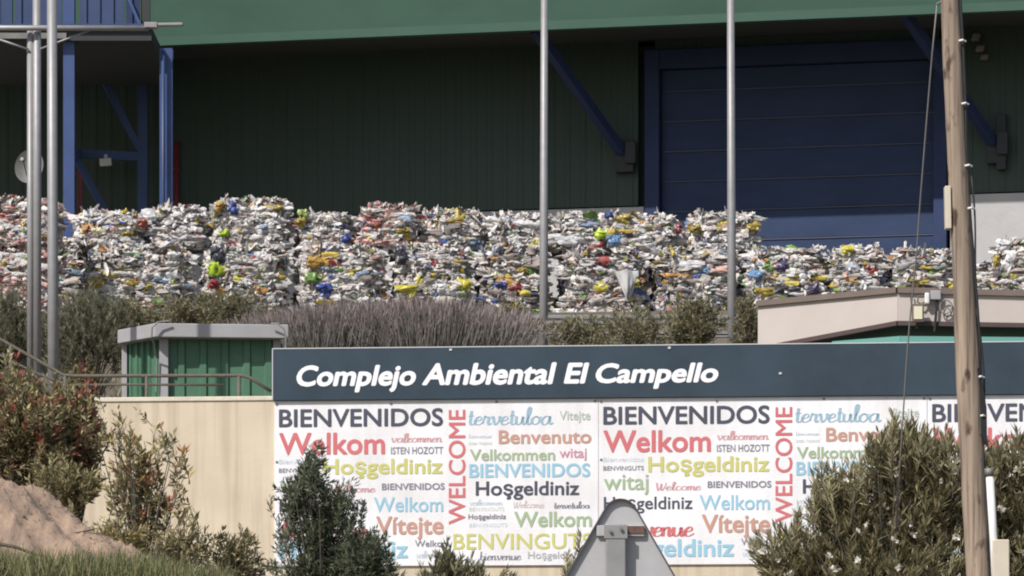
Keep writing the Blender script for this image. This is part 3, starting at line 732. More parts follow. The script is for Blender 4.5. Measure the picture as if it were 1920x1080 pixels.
def header():
    r = empty('sign_board', SIGN.hit(512, 752, .08), 'long dark slate board with white italic plant name along wall top', 'sign')
    u0, u1 = SIGN.u(512, .08), SIGN.u(2300, .08)
    mb = MB(); SIGN.ubox(mb, u0, u1, ZH0, ZH1, .021, .08); mb.build('board', M['panel_dark'], r, bevel=.004)
    mb = MB(); SIGN.ubox(mb, u0-.012, u1, ZH1+.001, ZH1+.014, .015, .086); SIGN.ubox(mb, u0-.014, u0-.001, ZH0+.02, ZH1, .015, .086)
    mb.build('edge_strip', M['panel_edge'], r)
    mb = MB(); u = u0+.5
    while u < u1: SIGN.ubox(mb, u-.03, u+.03, ZH0-.3, ZH1-.05, -.36, -.302); SIGN.ubox(mb, u-.02, u+.02, ZH1-.25, ZH1-.2, -.3019, .0205); u += 2.2
    mb.build('support', M['galv_dark'], r)
    # italic writing, word by word
    zb = lambda x, y: SIGN.z(x, y, .085)
    for (t, xa, xb, ytop, yb) in (('Complejo', 556, 780, 684, 722), ('Ambiental', 791, 1044, 680, 719.5), ('El', 1057, 1105, 680, 717.5), ('Campello', 1117, 1347, 680, 716)):
        v, f = get_glyphs(t, 'h'); v = v.copy(); yb0 = v[:, 1].max()
        v[:, 0] += v[:, 1]*.20
        xa0, xb0 = v[:, 0].min(), v[:, 0].max()
        ua, ub = SIGN.u(xa, .085), SIGN.u(xb, .085); za, zt = zb((xa+xb)/2, yb), zb((xa+xb)/2, ytop)
        mb = MB(); mb.add([SIGN.at(ua+(ub-ua)*(x-xa0)/(xb0-xa0), za+(zt-za)*y/yb0, .085+e) for x, y, e in v], f)
        mb.build('lettering', M['ink_white'], r)
    mb = MB()
    for (x, y) in ((1463, 700), (845, 655.5), (1255, 652)):
        p = SIGN.hit(x, min(y, 700), .086); mb.obox(p, SIGN.U, SIGN.N, (0, 0, 1), .018, .006, .014)
    mb.build('screw', M['panel_edge'], r)
header()

DK, RD, PKK, YG, GN, LB, BR, PB, GY, PG = (.065, .07, .10), (.60, .155, .165), (.62, .33, .35), (.55, .54, .17), (.34, .44, .27), (.29, .52, .65), (.52, .29, .22), (.57, .65, .72), (.22, .22, .26), (.60, .65, .60)
# text, style, x0, x1, ytop, ybase (photo pixels of the left-most repeat), colour, vertical
WORDS = [
 ('BIENVENIDOS', 'b', 523, 831, 766, 799, DK, 0), ('Welkom', 'b', 523, 722, 811, 851, RD, 0),
 ('valkommen', 's', 733, 830, 812, 829, PKK, 0), ('ISTEN HOZOTT', 'm', 733, 831, 838, 851, GY, 0),
 ('Bienvenidos', 'r', 523, 598, 861, 870, PB, 0), ('BENVINGUTS', 'm', 523, 598, 878, 886, GY, 0),
 ('Hoşgeldiniz', 'b', 606, 830, 860, 888, YG, 0), ('witaj', 'm', 524, 607, 894, 922, GN, 0),
 ('Welcome', 's', 620, 705, 907, 923, PKK, 0), ('BIENVENIDOS', 'b', 716, 834, 906, 918, GY, 0),
 ('Hoşgeldiniz', 'm', 524, 688, 935, 958, DK, 0), ('Welkom', 'm', 701, 831, 932, 959, LB, 0),
 ('bienvenue', 'sb', 530, 692, 975, 1009, RD, 0), ('Vítejte', 'b', 705, 832, 968, 1001, BR, 0),
 ('Hoşgeldiniz', 'b', 524, 765, 1014, 1046, LB, 0), ('Welkom', 'm', 778, 842, 1013, 1025, GY, 0),
 ('valkommen', 's', 780, 838, 1032, 1046, PB, 0), ('WELCOME', 'm', 841, 872, 768, 983, RD, 1),
 ('tervetuloa', 's', 878, 1038, 763, 796, (.30, .46, .56), 0), ('Vitejte', 'm', 1049, 1107, 770, 787, (.45, .52, .44), 0),
 ('bienvenue', 's', 879, 923, 813, 821, PB, 0), ('isten hozott', 'r', 879, 923, 827, 834, PG, 0),
 ('Benvenuto', 'b', 935, 1109, 806, 831, BR, 0), ('Velkommen', 'b', 881, 1041, 842, 863, GN, 0),
 ('witaj', 'm', 1049, 1100, 841, 858, (.58, .26, .34), 0), ('BIENVENIDOS', 'b', 880, 1107, 869, 894, LB, 0),
 ('Hoşgeldiniz', 'b', 892, 1086, 902, 928, DK, 0), ('valkommen', 's', 880, 943, 936, 947, PB, 0),
 ('BENVINGUTS', 'r', 880, 946, 951, 958, PG, 0), ('Hoşgeldiniz', 'b', 878, 949, 964, 973, GY, 0),
 ('BENVINGUTS', 'r', 880, 951, 981, 988, PB, 0), ('Welcome', 's', 962, 1021, 938, 952, (.66, .55, .54), 0),
 ('tervetuloa', 'sb', 1039, 1107, 940, 953, GY, 0), ('Welkom', 'b', 964, 1110, 959, 987, GN, 0),
 ('BENVINGUTS', 'm', 850, 1110, 1000, 1029, YG, 0), ('bienvenue', 's', 900, 978, 1034, 1050, GY, 0),
 ('Hoşgeldiniz', 'm', 990, 1088, 1034, 1047, (.45, .45, .47), 0),
]
def banner(k):
    TW = SIGN.u(1122, .03)-SIGN.u(514, .03)
    u0 = SIGN.u(514, .03)+k*TW; zb, zt = SIGN.z(514, 1062, .03), ZH0-.006
    lab = ['left-most white panel of coloured welcome words, partly behind the dark conical bush',
           'middle white panel of coloured welcome words, rising behind the triangular road sign',
           'right-most white panel of coloured welcome words, crossed by the wooden pole'][k]
    r = empty('welcome_banner', SIGN.at(u0, zb, .03), lab, 'sign', 'white welcome panels on the wall')
    mb = MB(); SIGN.ubox(mb, u0+.003, u0+TW-.003, zb, zt, .003, .03); mb.build('board', M['panel_white'], r)
    for (t, st, xa, xb, ya, yb, col, vert) in WORDS:
        if k == 2 and SIGN.u(xa, .034)+k*TW > SIGN.u(2000): continue
        xm = (xa+xb)/2
        write(r, t, st, SIGN.u(xa, .034)+k*TW, SIGN.u(xb, .034)+k*TW, SIGN.z(xm, yb, .034), SIGN.z(xm, ya, .034), col, .034, vert=bool(vert))
    for (x, y) in ((519, 758), (733, 757), (931, 753), (1116, 752), (519, 866), (519, 1054), (1114, 1046), (820, 1051)):
        mb = MB(); p = SIGN.at(SIGN.u(x, .034)+k*TW, SIGN.z(x, y, .034), .034); mb.obox(p, SIGN.U, SIGN.N, (0, 0, 1), .016, .006, .012)
        mb.build('screw', M['galv_dark'], r)
for k in range(3): banner(k)

# ---------------------------------------------------------------- hand rail on the wall, masts, lamp posts
def handrail():
    r = empty('hand_rail', SIGN.hit(300, 738, -.1), 'dark tubular hand rail on the cream wall, sloping up at left', 'railing')
    q = lambda x, y: SIGN.hit(x, y, -.16)
    mb = MB(); mb.tube([q(-60, 606), q(0, 636), q(85, 684), q(118, 703), q(140, 705), q(452, 704), q(468, 708), q(508, 734)], .025, 10); mb.build('top_rail', M['rail_paint'], r, smooth=True)
    mb = MB(); mb.tube([q(-60, 636), q(60, 696), q(125, 722), q(240, 721), q(420, 722)], .017, 8); mb.build('lower_rail', M['rail_paint'], r, smooth=True)
    for x, y in ((122, 704), (275, 705), (448, 704), (20, 648)):
        a = q(x, y); mb = MB(); mb.tube([a, V(a[0], a[1], 6.6)], .026, 8); mb.build('post', M['rail_paint'], r, smooth=True)
handrail()

def post(x0, x1, y1, Y, w0, w1, label, top=-140):
    r = empty('lamp_post', P(x1, y1, Y), label, 'lamp post', 'slender grey lamp posts')
    b = P(x1, y1, Y); b2 = V(b[0], Y, b[2]-1.2); t = P(x0, top, Y)
    b2[0] += 0; k = pxm(Y)
    seam = .35
    m1 = b2*(1-seam)+t*seam
    mb = MB(); mb.tube([b2, m1, t], [w1/k/2, (w1*(1-seam)+w0*seam)/k/2, w0/k/2], 14); mb.build('shaft', M['galv'], r, smooth=True)
    c = b2+V(0, 0, .35)
    mb = MB(); mb.tube([b2, c], w1/k/2*1.5, 14); mb.build('base_sleeve', M['galv_dark'], r, smooth=True)
    mb = MB(); mb.obox(t+V(.35, -.05, .05), (1, 0, .1), (0, 1, 0), (-.1, 0, 1), .4, .10, .05); mb.build('lamp_head', M['galv_dark'], r, bevel=.02)
    return r
post(1021, 1019, 650, 70.5, 12.5, 17.5, 'slender grey lamp post rising behind the slate board at picture centre')
post(1369.5, 1373, 646, 70.8, 13, 18, 'slender grey lamp post left of the blue hall door')
post(97, 100, 668, 61.6, 18.5, 21, 'thick pale lamp post at far left, right-hand one of the close pair')

def mast():
    Y = 62.9; k = pxm(Y)
    r = empty('light_mast', P(66, 715, Y), 'double pipe mast at far left carrying a long horizontal arm', 'mast')
    mb = MB(); b = P(70, 740, Y); mb.tube([V(b[0], Y, b[2]-.6), P(69, -140, Y)], 8/k, 12); mb.build('shaft', M['galv'], r, smooth=True)
    mb = MB(); b = P(57, 740, Y); mb.tube([V(b[0], Y, b[2]-.6), P(57, 52, Y)], 6.5/k, 12); mb.build('side_pipe', M['galv'], r, smooth=True)
    mb = MB(); mb.tube([P(-160, 52, Y-.13), P(278, 53, Y-.13)], 5.2/k, 12); mb.build('cross_arm', M['galv'], r, smooth=True)
    mb = MB(); mb.tube([P(-10, 71, Y-.07), P(54, 93, Y-.07)], 2/k, 8); mb.build('brace', M['galv'], r, smooth=True)
    mb = MB(); mb.tube([P(75, 92, Y-.07), P(168, 57, Y-.07)], 2/k, 8); mb.build('brace', M['galv'], r, smooth=True)
    l = MB(); p = P(310, 46.5, Y-.13); l.obox(p, unit(V(1, 0, .02)), (0, 1, 0), unit(V(-.02, 0, 1)), 33/k, .06, 2.6/k); l.obox(p+V(-.2, 0, -.012), (1, 0, 0), (0, 1, 0), (0, 0, 1), 12/k, .08, 5/k)
    l.build('lamp_head', M['galv'], r, bevel=.008)
    mb = MB(); mb.tube([P(276, 53, Y-.13), P(289, 49, Y-.13)], 4/k, 10); mb.build('spigot', M['galv_dark'], r)
mast()

def dish():
    Y = 72.5; c = P(60, 317, Y); R = 33/pxm(Y)
    r = empty('satellite_dish', c, 'round grey dish half hidden behind the left masts', 'dish')
    ax = unit(V(-.25, -1, .22)); a = unit(np.cross(ax, V(0, 0, 1))); b = np.cross(a, ax)
    vs = []; n = 28; m = 7
    for j in range(m):
        t = j/(m-1)
        for i in range(n):
            th = 2*PI*i/n; vs.append(c+R*t*(.86*math.cos(th)*a+math.sin(th)*b)+ax*.14*t*t)
    fs = [(j*n+i, j*n+(i+1) % n, (j+1)*n+(i+1) % n, (j+1)*n+i) for j in range(m-1) for i in range(n)]
    mb = MB(); mb.add(vs, fs); mb.build('reflector', M['galv_dark'], r, smooth=True)
    mb = MB(); mb.tube([c-ax*.02, c-ax*.3, V(c[0], c[1]+.35, Z_YARD-.3)], .04, 8); mb.build('stand', M['galv_dark'], r, smooth=True)
    mb = MB(); mb.tube([c-b*R*.9+ax*.12, c+ax*.42], .012, 6); mb.tube([c+ax*.40, c+ax*.48], .03, 8); mb.build('feed_arm', M['galv_dark'], r)
dish()

# ---------------------------------------------------------------- green cabin
def cabin():
    Y = 64.3
    pc = P(308, 0, Y)                      # near corner post
    r = empty('green_cabin', V(pc[0], Y, 6.8), 'green corrugated cabin with grey roof edge behind the cream wall', 'cabin')
    tn = -.055                             # front goes away to the right
    A = V(pc[0], Y, 0)
    xr = P(512, 0, Y+.1)[0]; Bp = V(xr, Y+.12, 0)
    xl = P(238, 0, Y+.75)[0]; Cp = V(xl, Y+.75, 0)
    z0 = 6.3; z1 = P(308, 636, Y)[2]
    def ribs(a, b, name, n):
        d = unit(b-a); nrm = unit(np.cross(d, V(0, 0, 1)))
        if nrm[1] > 0: nrm = -nrm
        L = np.linalg.norm(b-a); us = []; per = L/n
        for i in range(n):
            u = i*per; us += [(u, 0), (u+per*.58, 0), (u+per*.66, .035), (u+per*.92, .035)]
        us.append((L, 0)); vs = []
        for u, o in us: p = a+d*u+nrm*o; vs += [p+V(0, 0, z0), p+V(0, 0, z1)]
        mb = MB(); mb.add(vs, [(2*i, 2*i+2, 2*i+3, 2*i+1) for i in range(len(us)-1)]); return mb.build(name, M['cabin_green'], r)
    ribs(A, Bp, 'front_wall', 5); ribs(Cp, A, 'side_wall', 6)
    back = Cp+(Bp-A)
    mb = MB(); mb.add([p+V(0, 0, z) for z in (z0, z1) for p in (Cp, back, Bp)], [(0, 3, 4, 1), (1, 4, 5, 2)]); mb.build('rear_wall', M['cabin_green'], r)
    for p, wv in ((A+V(0, -.05, 0), .065), (Bp+V(.06, -.02, 0), .05), (Cp+V(-.03, -.03, 0), .04)):
        mb = MB(); mb.box(p[0]-wv, p[0]+wv, p[1]-.05, p[1]+.05, z0, z1-.002); mb.build('corner_post', M['cabin_grey'], r, bevel=.008)
    zt = P(290, 606, Y-.3)[2]; zbm = P(290, 632, Y-.3)[2]
    fA = P(290, 600, Y-.32); fB = P(541, 600, Y-.12); fC = P(220, 600, Y+.62)
    fD = fC+(fB-fA)
    poly = [fA, fB, fD, fC]
    mb = MB(); vs = [V(p[0], p[1], z) for z in (zbm, zt) for p in poly]
    mb.add(vs, [(0, 1, 5, 4), (1, 2, 6, 5), (2, 3, 7, 6), (3, 0, 4, 7), (4, 5, 6, 7), (3, 2, 1, 0)])
    mb.build('roof', M['cabin_grey'], r, bevel=.012)
    for (pts) in ([(283, 615), (290, 603), (318, 603)], ):
        pass
    mb = MB(); mb.tube([P(318, 602, Y-.36), P(296, 604, Y-.40), P(285, 614, Y-.42), P(284, 632, Y-.42), P(290, 650, Y-.3), P(294, 672, Y-.16), P(293, 735, Y-.15)], .014, 6); mb.build('cable', M['cable_grey'], r)
    mb = MB(); mb.tube([P(508, 607, Y-.22), P(520, 607, Y-.24), P(532, 616, Y-.25), P(536, 632, Y-.25), P(536, 690, Y-.2)], .014, 6); mb.build('cable', M['cable_grey'], r)
cabin()

# ---------------------------------------------------------------- flat roofed hut at right
def hut():
    Yc = 65.0
    K = P(1683, 600, Yc)
    r = empty('gate_hut', V(K[0], K[1], 6.8), 'flat roofed hut with cream fascia and brown trim behind slate board', 'building')
    YL = Yc+1.55
    a_t, a_b = P(1421, 573, YL), P(1421, 652, YL)
    k_t, k_b = P(1683, 548, Yc), P(1683, 603, Yc)
    e_t, e_b = P(2150, 560, Yc-.25), P(2150, 611, Yc-.25)
    def slab(q, name, m, th=.06, out=0.0, bev=0):
        # q: 4 corners (tl, tr, br, bl) pushed out and thickened backwards
        q = [np.asarray(p) for p in q]; n = unit(np.cross(q[2]-q[3], q[0]-q[3]))
        if n[1] > 0: n = -n
        f = [p+n*out for p in q]; b = [p-n*th for p in f]
        mb = MB(); mb.add(f+b, [(3, 2, 1, 0), (4, 5, 6, 7), (0, 1, 5, 4), (1, 2, 6, 5), (2, 3, 7, 6), (3, 0, 4, 7)])
        return mb.build(name, m, r, bevel=bev)
    slab((a_t, k_t, k_b, a_b), 'fascia', M['cream']); slab((k_t+V(.004, 0, 0), e_t, e_b, k_b+V(.004, 0, 0)), 'fascia', M['cream'])
    up = V(0, 0, 1)
    for (t0, t1) in ((a_t, k_t), (k_t, e_t)):
        slab((t0+up*.07, t1+up*.07, t1-up*.012, t0-up*.012), 'roof_trim', M['brown_trim'], .12, .05)
    for (t0, t1) in ((a_b, k_b), (k_b, e_b)):
        slab((t0+up*.01, t1+up*.01, t1-up*.055, t0-up*.055), 'lower_trim', M['dark_trim'], .10, .03)
    # roof slab and set back walls
    d = V(.6, 5.0, 0)
    mb = MB(); pts = [a_t+V(.05, .1, -.03), k_t+V(0, .1, -.03), e_t+V(0, .1, -.03), e_t+d+V(0, 0, -.03), a_t+d+V(1.0, 0, -.03)]
    lo = [p-V(0, 0, .12) for p in pts]; n = 5
    mb.add(pts+lo, [tuple(range(n)), tuple(range(n, 2*n))[::-1]]+[(i, n+i, n+(i+1) % n, (i+1) % n) for i in range(n)]); mb.build('roof', M['brown_trim'], r)
    zs = k_b[2]-.02
    mb = MB(); wp = [a_b+V(.35, .45, 0), k_b+V(0, .42, 0), e_b+V(0, .42, 0), e_b+d, a_b+d+V(1, 0, 0)]
    lo = [V(p[0], p[1], 6.3) for p in wp]; hi = [V(p[0], p[1], zs+.25) for p in wp]
    mb.add(hi+lo, [(i, n+i, n+(i+1) % n, (i+1) % n) for i in range(n)]); mb.build('wall', M['hut_wall'], r)
    t0, t1 = P(1688, 630, Yc-.10), P(2150, 634, Yc-.32); tl = P(1560, 640, Yc+.7)
    slab((t0, t1, t1-up*.11, t0-up*.11), 'teal_band', M['teal'], .06); slab((tl, t0-V(.004, 0, 0), t0-up*.11-V(.004, 0, 0), tl-up*.11), 'teal_band', M['teal'], .06)
    # floodlight and fittings on the fascia
    Yf = Yc-.06
    f = empty('floodlight', P(1718, 590, Yf), 'small square floodlight on the cream fascia of the hut', 'lamp')
    def pb(mb, x0, x1, y0, y1, o0, o1):
        a, b = P(x0, y1, Yf), P(x1, y0, Yf); mb.box(a[0], b[0], Yf-o1, Yf-o0, a[2], b[2]); return mb
    pb(MB(), 1708, 1730, 572, 606, .10, .19).build('housing', M['brown_trim'], f, bevel=.01)
    pb(MB(), 1711, 1727, 577, 601, .192, .205).build('glass', M['lamp_glass'], f)
    mb = MB(); mb.tube([P(1719, 606, Yf-.14), P(1719, 614, Yf-.12), P(1719, 616, Yf+.02)], .018, 6); mb.tube([P(1709, 572, Yf-.1), P(1708, 548, Yf-.03)], .012, 6); mb.build('bracket', M['dark_box'], f)
    s = empty('junction_box', P(1752, 553, Yf), 'white sensor and grey junction box with conduit on hut fascia', 'electrical box')
    pb(MB(), 1744, 1763, 546, 563, .0, .10).build('box', M['cabin_grey'], s, bevel=.01)
    pb(MB(), 1733, 1742, 550, 571, .01, .10).build('sensor', M['white_plastic'], s, bevel=.02)
    mb = MB(); mb.tube([P(1757, 562, Yf-.05), P(1755, 590, Yf-.05), P(1752, 622, Yf-.05)], .02, 6); mb.build('conduit', M['cable'], s)
    mb = MB(); mb.tube([P(1731, 556, Yf-.05), P(1722, 556, Yf-.06), P(1720, 566, Yf-.06), P(1727, 570, Yf-.06), P(1733, 566, Yf-.05)], .014, 6); mb.build('bracket', M['brown_trim'], s)
    c = empty('cable_coil', P(1776, 580, Yf), 'loops of loose grey cable hanging on the hut fascia', 'cable')
    pts = []
    for i in range(46):
        t = i/45; th = t*4.4*PI; R = 7+5*math.sin(3*t+1); pts.append(P(1776+R*math.cos(th)+6*(t-.5), 580+R*1.25*math.sin(th)+18*(t-.5), Yf-.05-.02*math.sin(th*.7)))
    mb = MB(); mb.tube(pts, .010, 5); mb.build('loop', M['cable_grey'], c)
hut()

# ---------------------------------------------------------------- wooden pole, wire, conduit
def pole():
    Y = 37.0; k = pxm(Y)
    cen = [(-140, 1776, 17), (0, 1782, 17.5), (120, 1786, 18), (250, 1792, 18.5), (380, 1799, 19.5), (520, 1806, 20.5), (660, 1813, 22), (800, 1819, 22.5), (950, 1828, 23), (1090, 1836, 23.5), (1300, 1846, 25), (1480, 1852, 26)]
    r = empty('utility_pole', P(1846, 1440, Y), 'weathered wooden utility pole leaning left in front of the wall', 'utility pole')
    n = 20; vs = []; pts = []
    ys = np.linspace(-140, 1480, 70)
    for y in ys:
        cx = np.interp(y, [c[0] for c in cen], [c[1] for c in cen]); R = np.interp(y, [c[0] for c in cen], [c[2] for c in cen])/k
        c = P(cx, y, Y); pts.append(c)
        for i in range(n):
            th = 2*PI*i/n
            rr = R*(1+.03*math.sin(3*th+y*.004)+.02*math.sin(5*th-y*.011)+.025*math.sin(y*.021+2*th)+.014*RS.randn())
            vs.append(c+V(rr*math.cos(th), rr*math.sin(th), 0))
    fs = [(j*n+(i+1) % n, j*n+i, (j+1)*n+i, (j+1)*n+(i+1) % n) for j in range(len(ys)-1) for i in range(n)]+[tuple(range(n))]
    mb = MB(); mb.add(vs, fs); p = mb.build('shaft', M['wood'], r, smooth=True)
    edge = lambda y, s, o: P(np.interp(y, [c[0] for c in cen], [c[1] for c in cen])+s*np.interp(y, [c[0] for c in cen], [c[2] for c in cen])+o, y, Y-.02)
    # black cable down the right side
    mb = MB(); mb.tube([edge(y, 1, 1+2.0*math.sin(y*.013)) for y in range(-140, 1110, 30)], .012, 7); mb.build('cable', M['cable'], r, smooth=True)
    mb = MB(); mb.tube([edge(y, 1, 5+3*math.sin(y*.02)) for y in range(330, 800, 25)], .008, 6); mb.build('cable', M['cable'], r, smooth=True)
    # loose black tape hanging off the pole
    tp = [edge(690, 1, -2), edge(730, 1, 2), edge(765, 1, 6), edge(800, 1, 5), edge(835, 1, 3)]
    mb = MB(); vs = []
    for i, q in enumerate(tp):
        wv = [.02, .05, .10, .07, .01][i]; vs += [q+V(-wv, -.05, 0), q+V(.015, -.03, 0)]
    mb.add(vs, [(2*i, 2*i+1, 2*i+3, 2*i+2) for i in range(4)]); mb.build('tape', M['cable'], r)
    for y in (78, 196, 312, 392, 708, 781):
        q = edge(y, 1, 1); mb = MB(); mb.tube([q+V(-.03, -.03, 0), q+V(.0, -.05, .006), q+V(.03, -.01, 0)], .009, 6); mb.build('clip', M['white_plastic'], r)
    b = MB(); a = edge(390, -1, -2); b.obox(a+V(-.005, 0, 0), (1, 0, .02), (0, 1, 0), (-.02, 0, 1), .024, .06, 40/k); b.build('terminal_box', M['beige_plastic'], r, bevel=.006)
    # guy wire
    g = empty('guy_wire', P(1690, 760, 38.5), 'thin grey wire slanting down left of the wooden pole', 'wire')
    mb = MB(); mb.tube([P(1757, 8, 37.1), P(1748, 100, 37.3), P(1738, 220, 37.5), P(1726, 370, 37.8), P(1719, 470, 38), P(1706, 600, 38.2), P(1699, 690, 38.4), P(1690, 830, 38.6), P(1680, 1000, 39)], .0065, 6); mb.build('strand', M['cable_grey'], g, smooth=True)
    mb = MB(); mb.tube([P(1757, 8, 37.1), P(1783, -6, 37)], .012, 6); mb.build('hook', M['galv_dark'], g)
    # conduit
    Yc = 36.7
    c = empty('conduit_pipe', P(1875, 1300, Yc), 'white conduit pipe entering a beige cover right of pole foot', 'pipe')
    mb = MB(); mb.tube([P(1855, 880, Yc), P(1863, 1012, Yc), P(1872, 1200, Yc)], .033, 12); mb.build('pipe', M['white_plastic'], c, smooth=True)
    mb = MB(); mb.tube([P(1854.2, 878, Yc), P(1855.3, 893, Yc)], .037, 12); mb.build('collar', M['galv_dark'], c, smooth=True)
    mb = MB(); q = P(1868, 1012, Yc-.02); q2 = P(1878, 1450, Yc-.02)
    mb.bar(q+V(.035, 0, 0), q2, .135, .09, (0, 1, 0)); mb.build('cover', M['beige_plastic'], c, bevel=.008)
pole()

# ---------------------------------------------------------------- triangular road sign seen from behind
def road_sign():
    Y = 21.5; k = pxm(Y)
    base = P(1157, 1500, Y); ap = P(1163, 935, Y)
    r = empty('road_sign', V(base[0], Y, .5), 'triangular road sign seen from its grey metal back', 'road sign')
    S = .98; R = .085                                     # side, corner radius
    h = S*math.sqrt(3)/2; cx, cz = ap[0], ap[2]+R          # sharp apex lies R above the rounded one
    U = unit(V(1, .05, 0)); N = unit(V(.05, -1, 0)); O = V(ap[0], Y, ap[2])
    def outline(ins):
        rr = R-ins; pts = []
        # centres of the rounded corners: top, right, left
        ct = V(0, -R); hh = h-3*R
        sd = hh/(math.sqrt(3)/2)
        cs = [V(0, -R), V(sd/2, -R-hh), V(-sd/2, -R-hh)]
        for c, a0 in zip(cs, (150, 30, -90)):
            for i in range(11):
                a = math.radians(a0-12*i); pts.append((c[0]+rr*math.cos(a), c[1]+rr*math.sin(a)))
        return pts
    o, i = outline(0), outline(.006); n = len(o)
    pt = lambda q, off: O+U*q[0]+V(0, 0, q[1])+N*off
    mb = MB(); a = [pt(q, 0) for q in o]; b = [pt(q, -.002) for q in o]
    mb.add(a+b, [tuple(range(n))[::-1], tuple(range(n, 2*n))]+[(j, (j+1) % n, n+(j+1) % n, n+j) for j in range(n)]); mb.build('plate', M['alu'], r)
    mb = MB(); ro = [pt(q, .001) for q in o]; rt = [pt(q, .024) for q in o]; it = [pt(q, .024) for q in i]; ib = [pt(q, .001) for q in i]
    fs = []
    for j in range(n):
        m = (j+1) % n; fs += [(j, m, n+m, n+j), (n+j, n+m, 2*n+m, 2*n+j), (2*n+j, 2*n+m, 3*n+m, 3*n+j)]
    mb.add(ro+rt+it+ib, fs); mb.build('rim', M['rim_grey'], r)
    # stiffening rails
    for zz, half in ((-.155, .115), (-.56, .34)):
        mb = MB(); mb.obox(O+V(0, 0, zz)+N*.0105, U, N, (0, 0, 1), half, .010, .026); mb.build('rail', M['alu'], r, bevel=.003)
    mb = MB(); mb.obox(O+U*.062+V(0, 0, -.150)+N*.0235, U, N, (0, 0, 1), .052, .0025, .018); e = mb.build('rail_shade', M['shade_brown'], r, bevel=.001); e['label'] = 'brown strip painted as post shadow on right half of the upper rail'  # brown strip stands in for the shadow the post casts on the rail
    # post and clamp
    pc = P(1154, 1000, Y)[0]
    mb = MB(); f = O+N*.058; f[0] = pc+.0; mb.box(f[0]-.048, f[0]+.048, Y-.066, Y-.0225, .4, ap[2]-.125); mb.build('post', M['galv'], r, bevel=.006)
    mb = MB(); mb.box(f[0]-.056, f[0]+.056, Y-.0695, Y-.0665, ap[2]-.195, ap[2]-.130); mb.build('clamp', M['galv'], r, bevel=.001)
    for dx in (-.026, .026):
        mb = MB(); q = V(f[0]+dx, Y-.071, ap[2]-.150-(.01 if dx < 0 else 0)); mb.tube([q, q+V(0, -.012, 0)], .009, 6); mb.build('bolt', M['galv_dark'], r)
road_sign()

# ---------------------------------------------------------------- plants
def leaves_mesh(pos, d, L, W, cols, fold=.25, flat=.5):
    n = len(pos)
    d = d/np.linalg.norm(d, axis=1)[:, None]
    rnd = RS.randn(n, 3)+np.array([0, 0, flat]); side = np.cross(d, rnd); side /= np.linalg.norm(side, axis=1)[:, None]+1e-9
    nr = np.cross(side, d)
    tip = pos+d*L[:, None]; midp = pos+d*(L*.48)[:, None]-nr*(L*.05)[:, None]
    l = midp+side*(W/2)[:, None]+nr*(W*fold)[:, None]; r = midp-side*(W/2)[:, None]+nr*(W*fold)[:, None]
    tip = tip-nr*(L*.12)[:, None]
    v = np.stack([pos, l, tip, r], 1).reshape(-1, 3); b = np.arange(n)*4
    f = np.concatenate([np.c_[b, b+1, b+2], np.c_[b, b+2, b+3]])
    c = np.repeat(cols, 4, 0)
    return v, f, c

def shoots_curve(base, tip, bend, m=8):
    t = np.linspace(0, 1, m)[:, None]
    ctrl = base*.5+tip*.5+bend
    return (1-t)**2*base+2*t*(1-t)*ctrl+t**2*tip

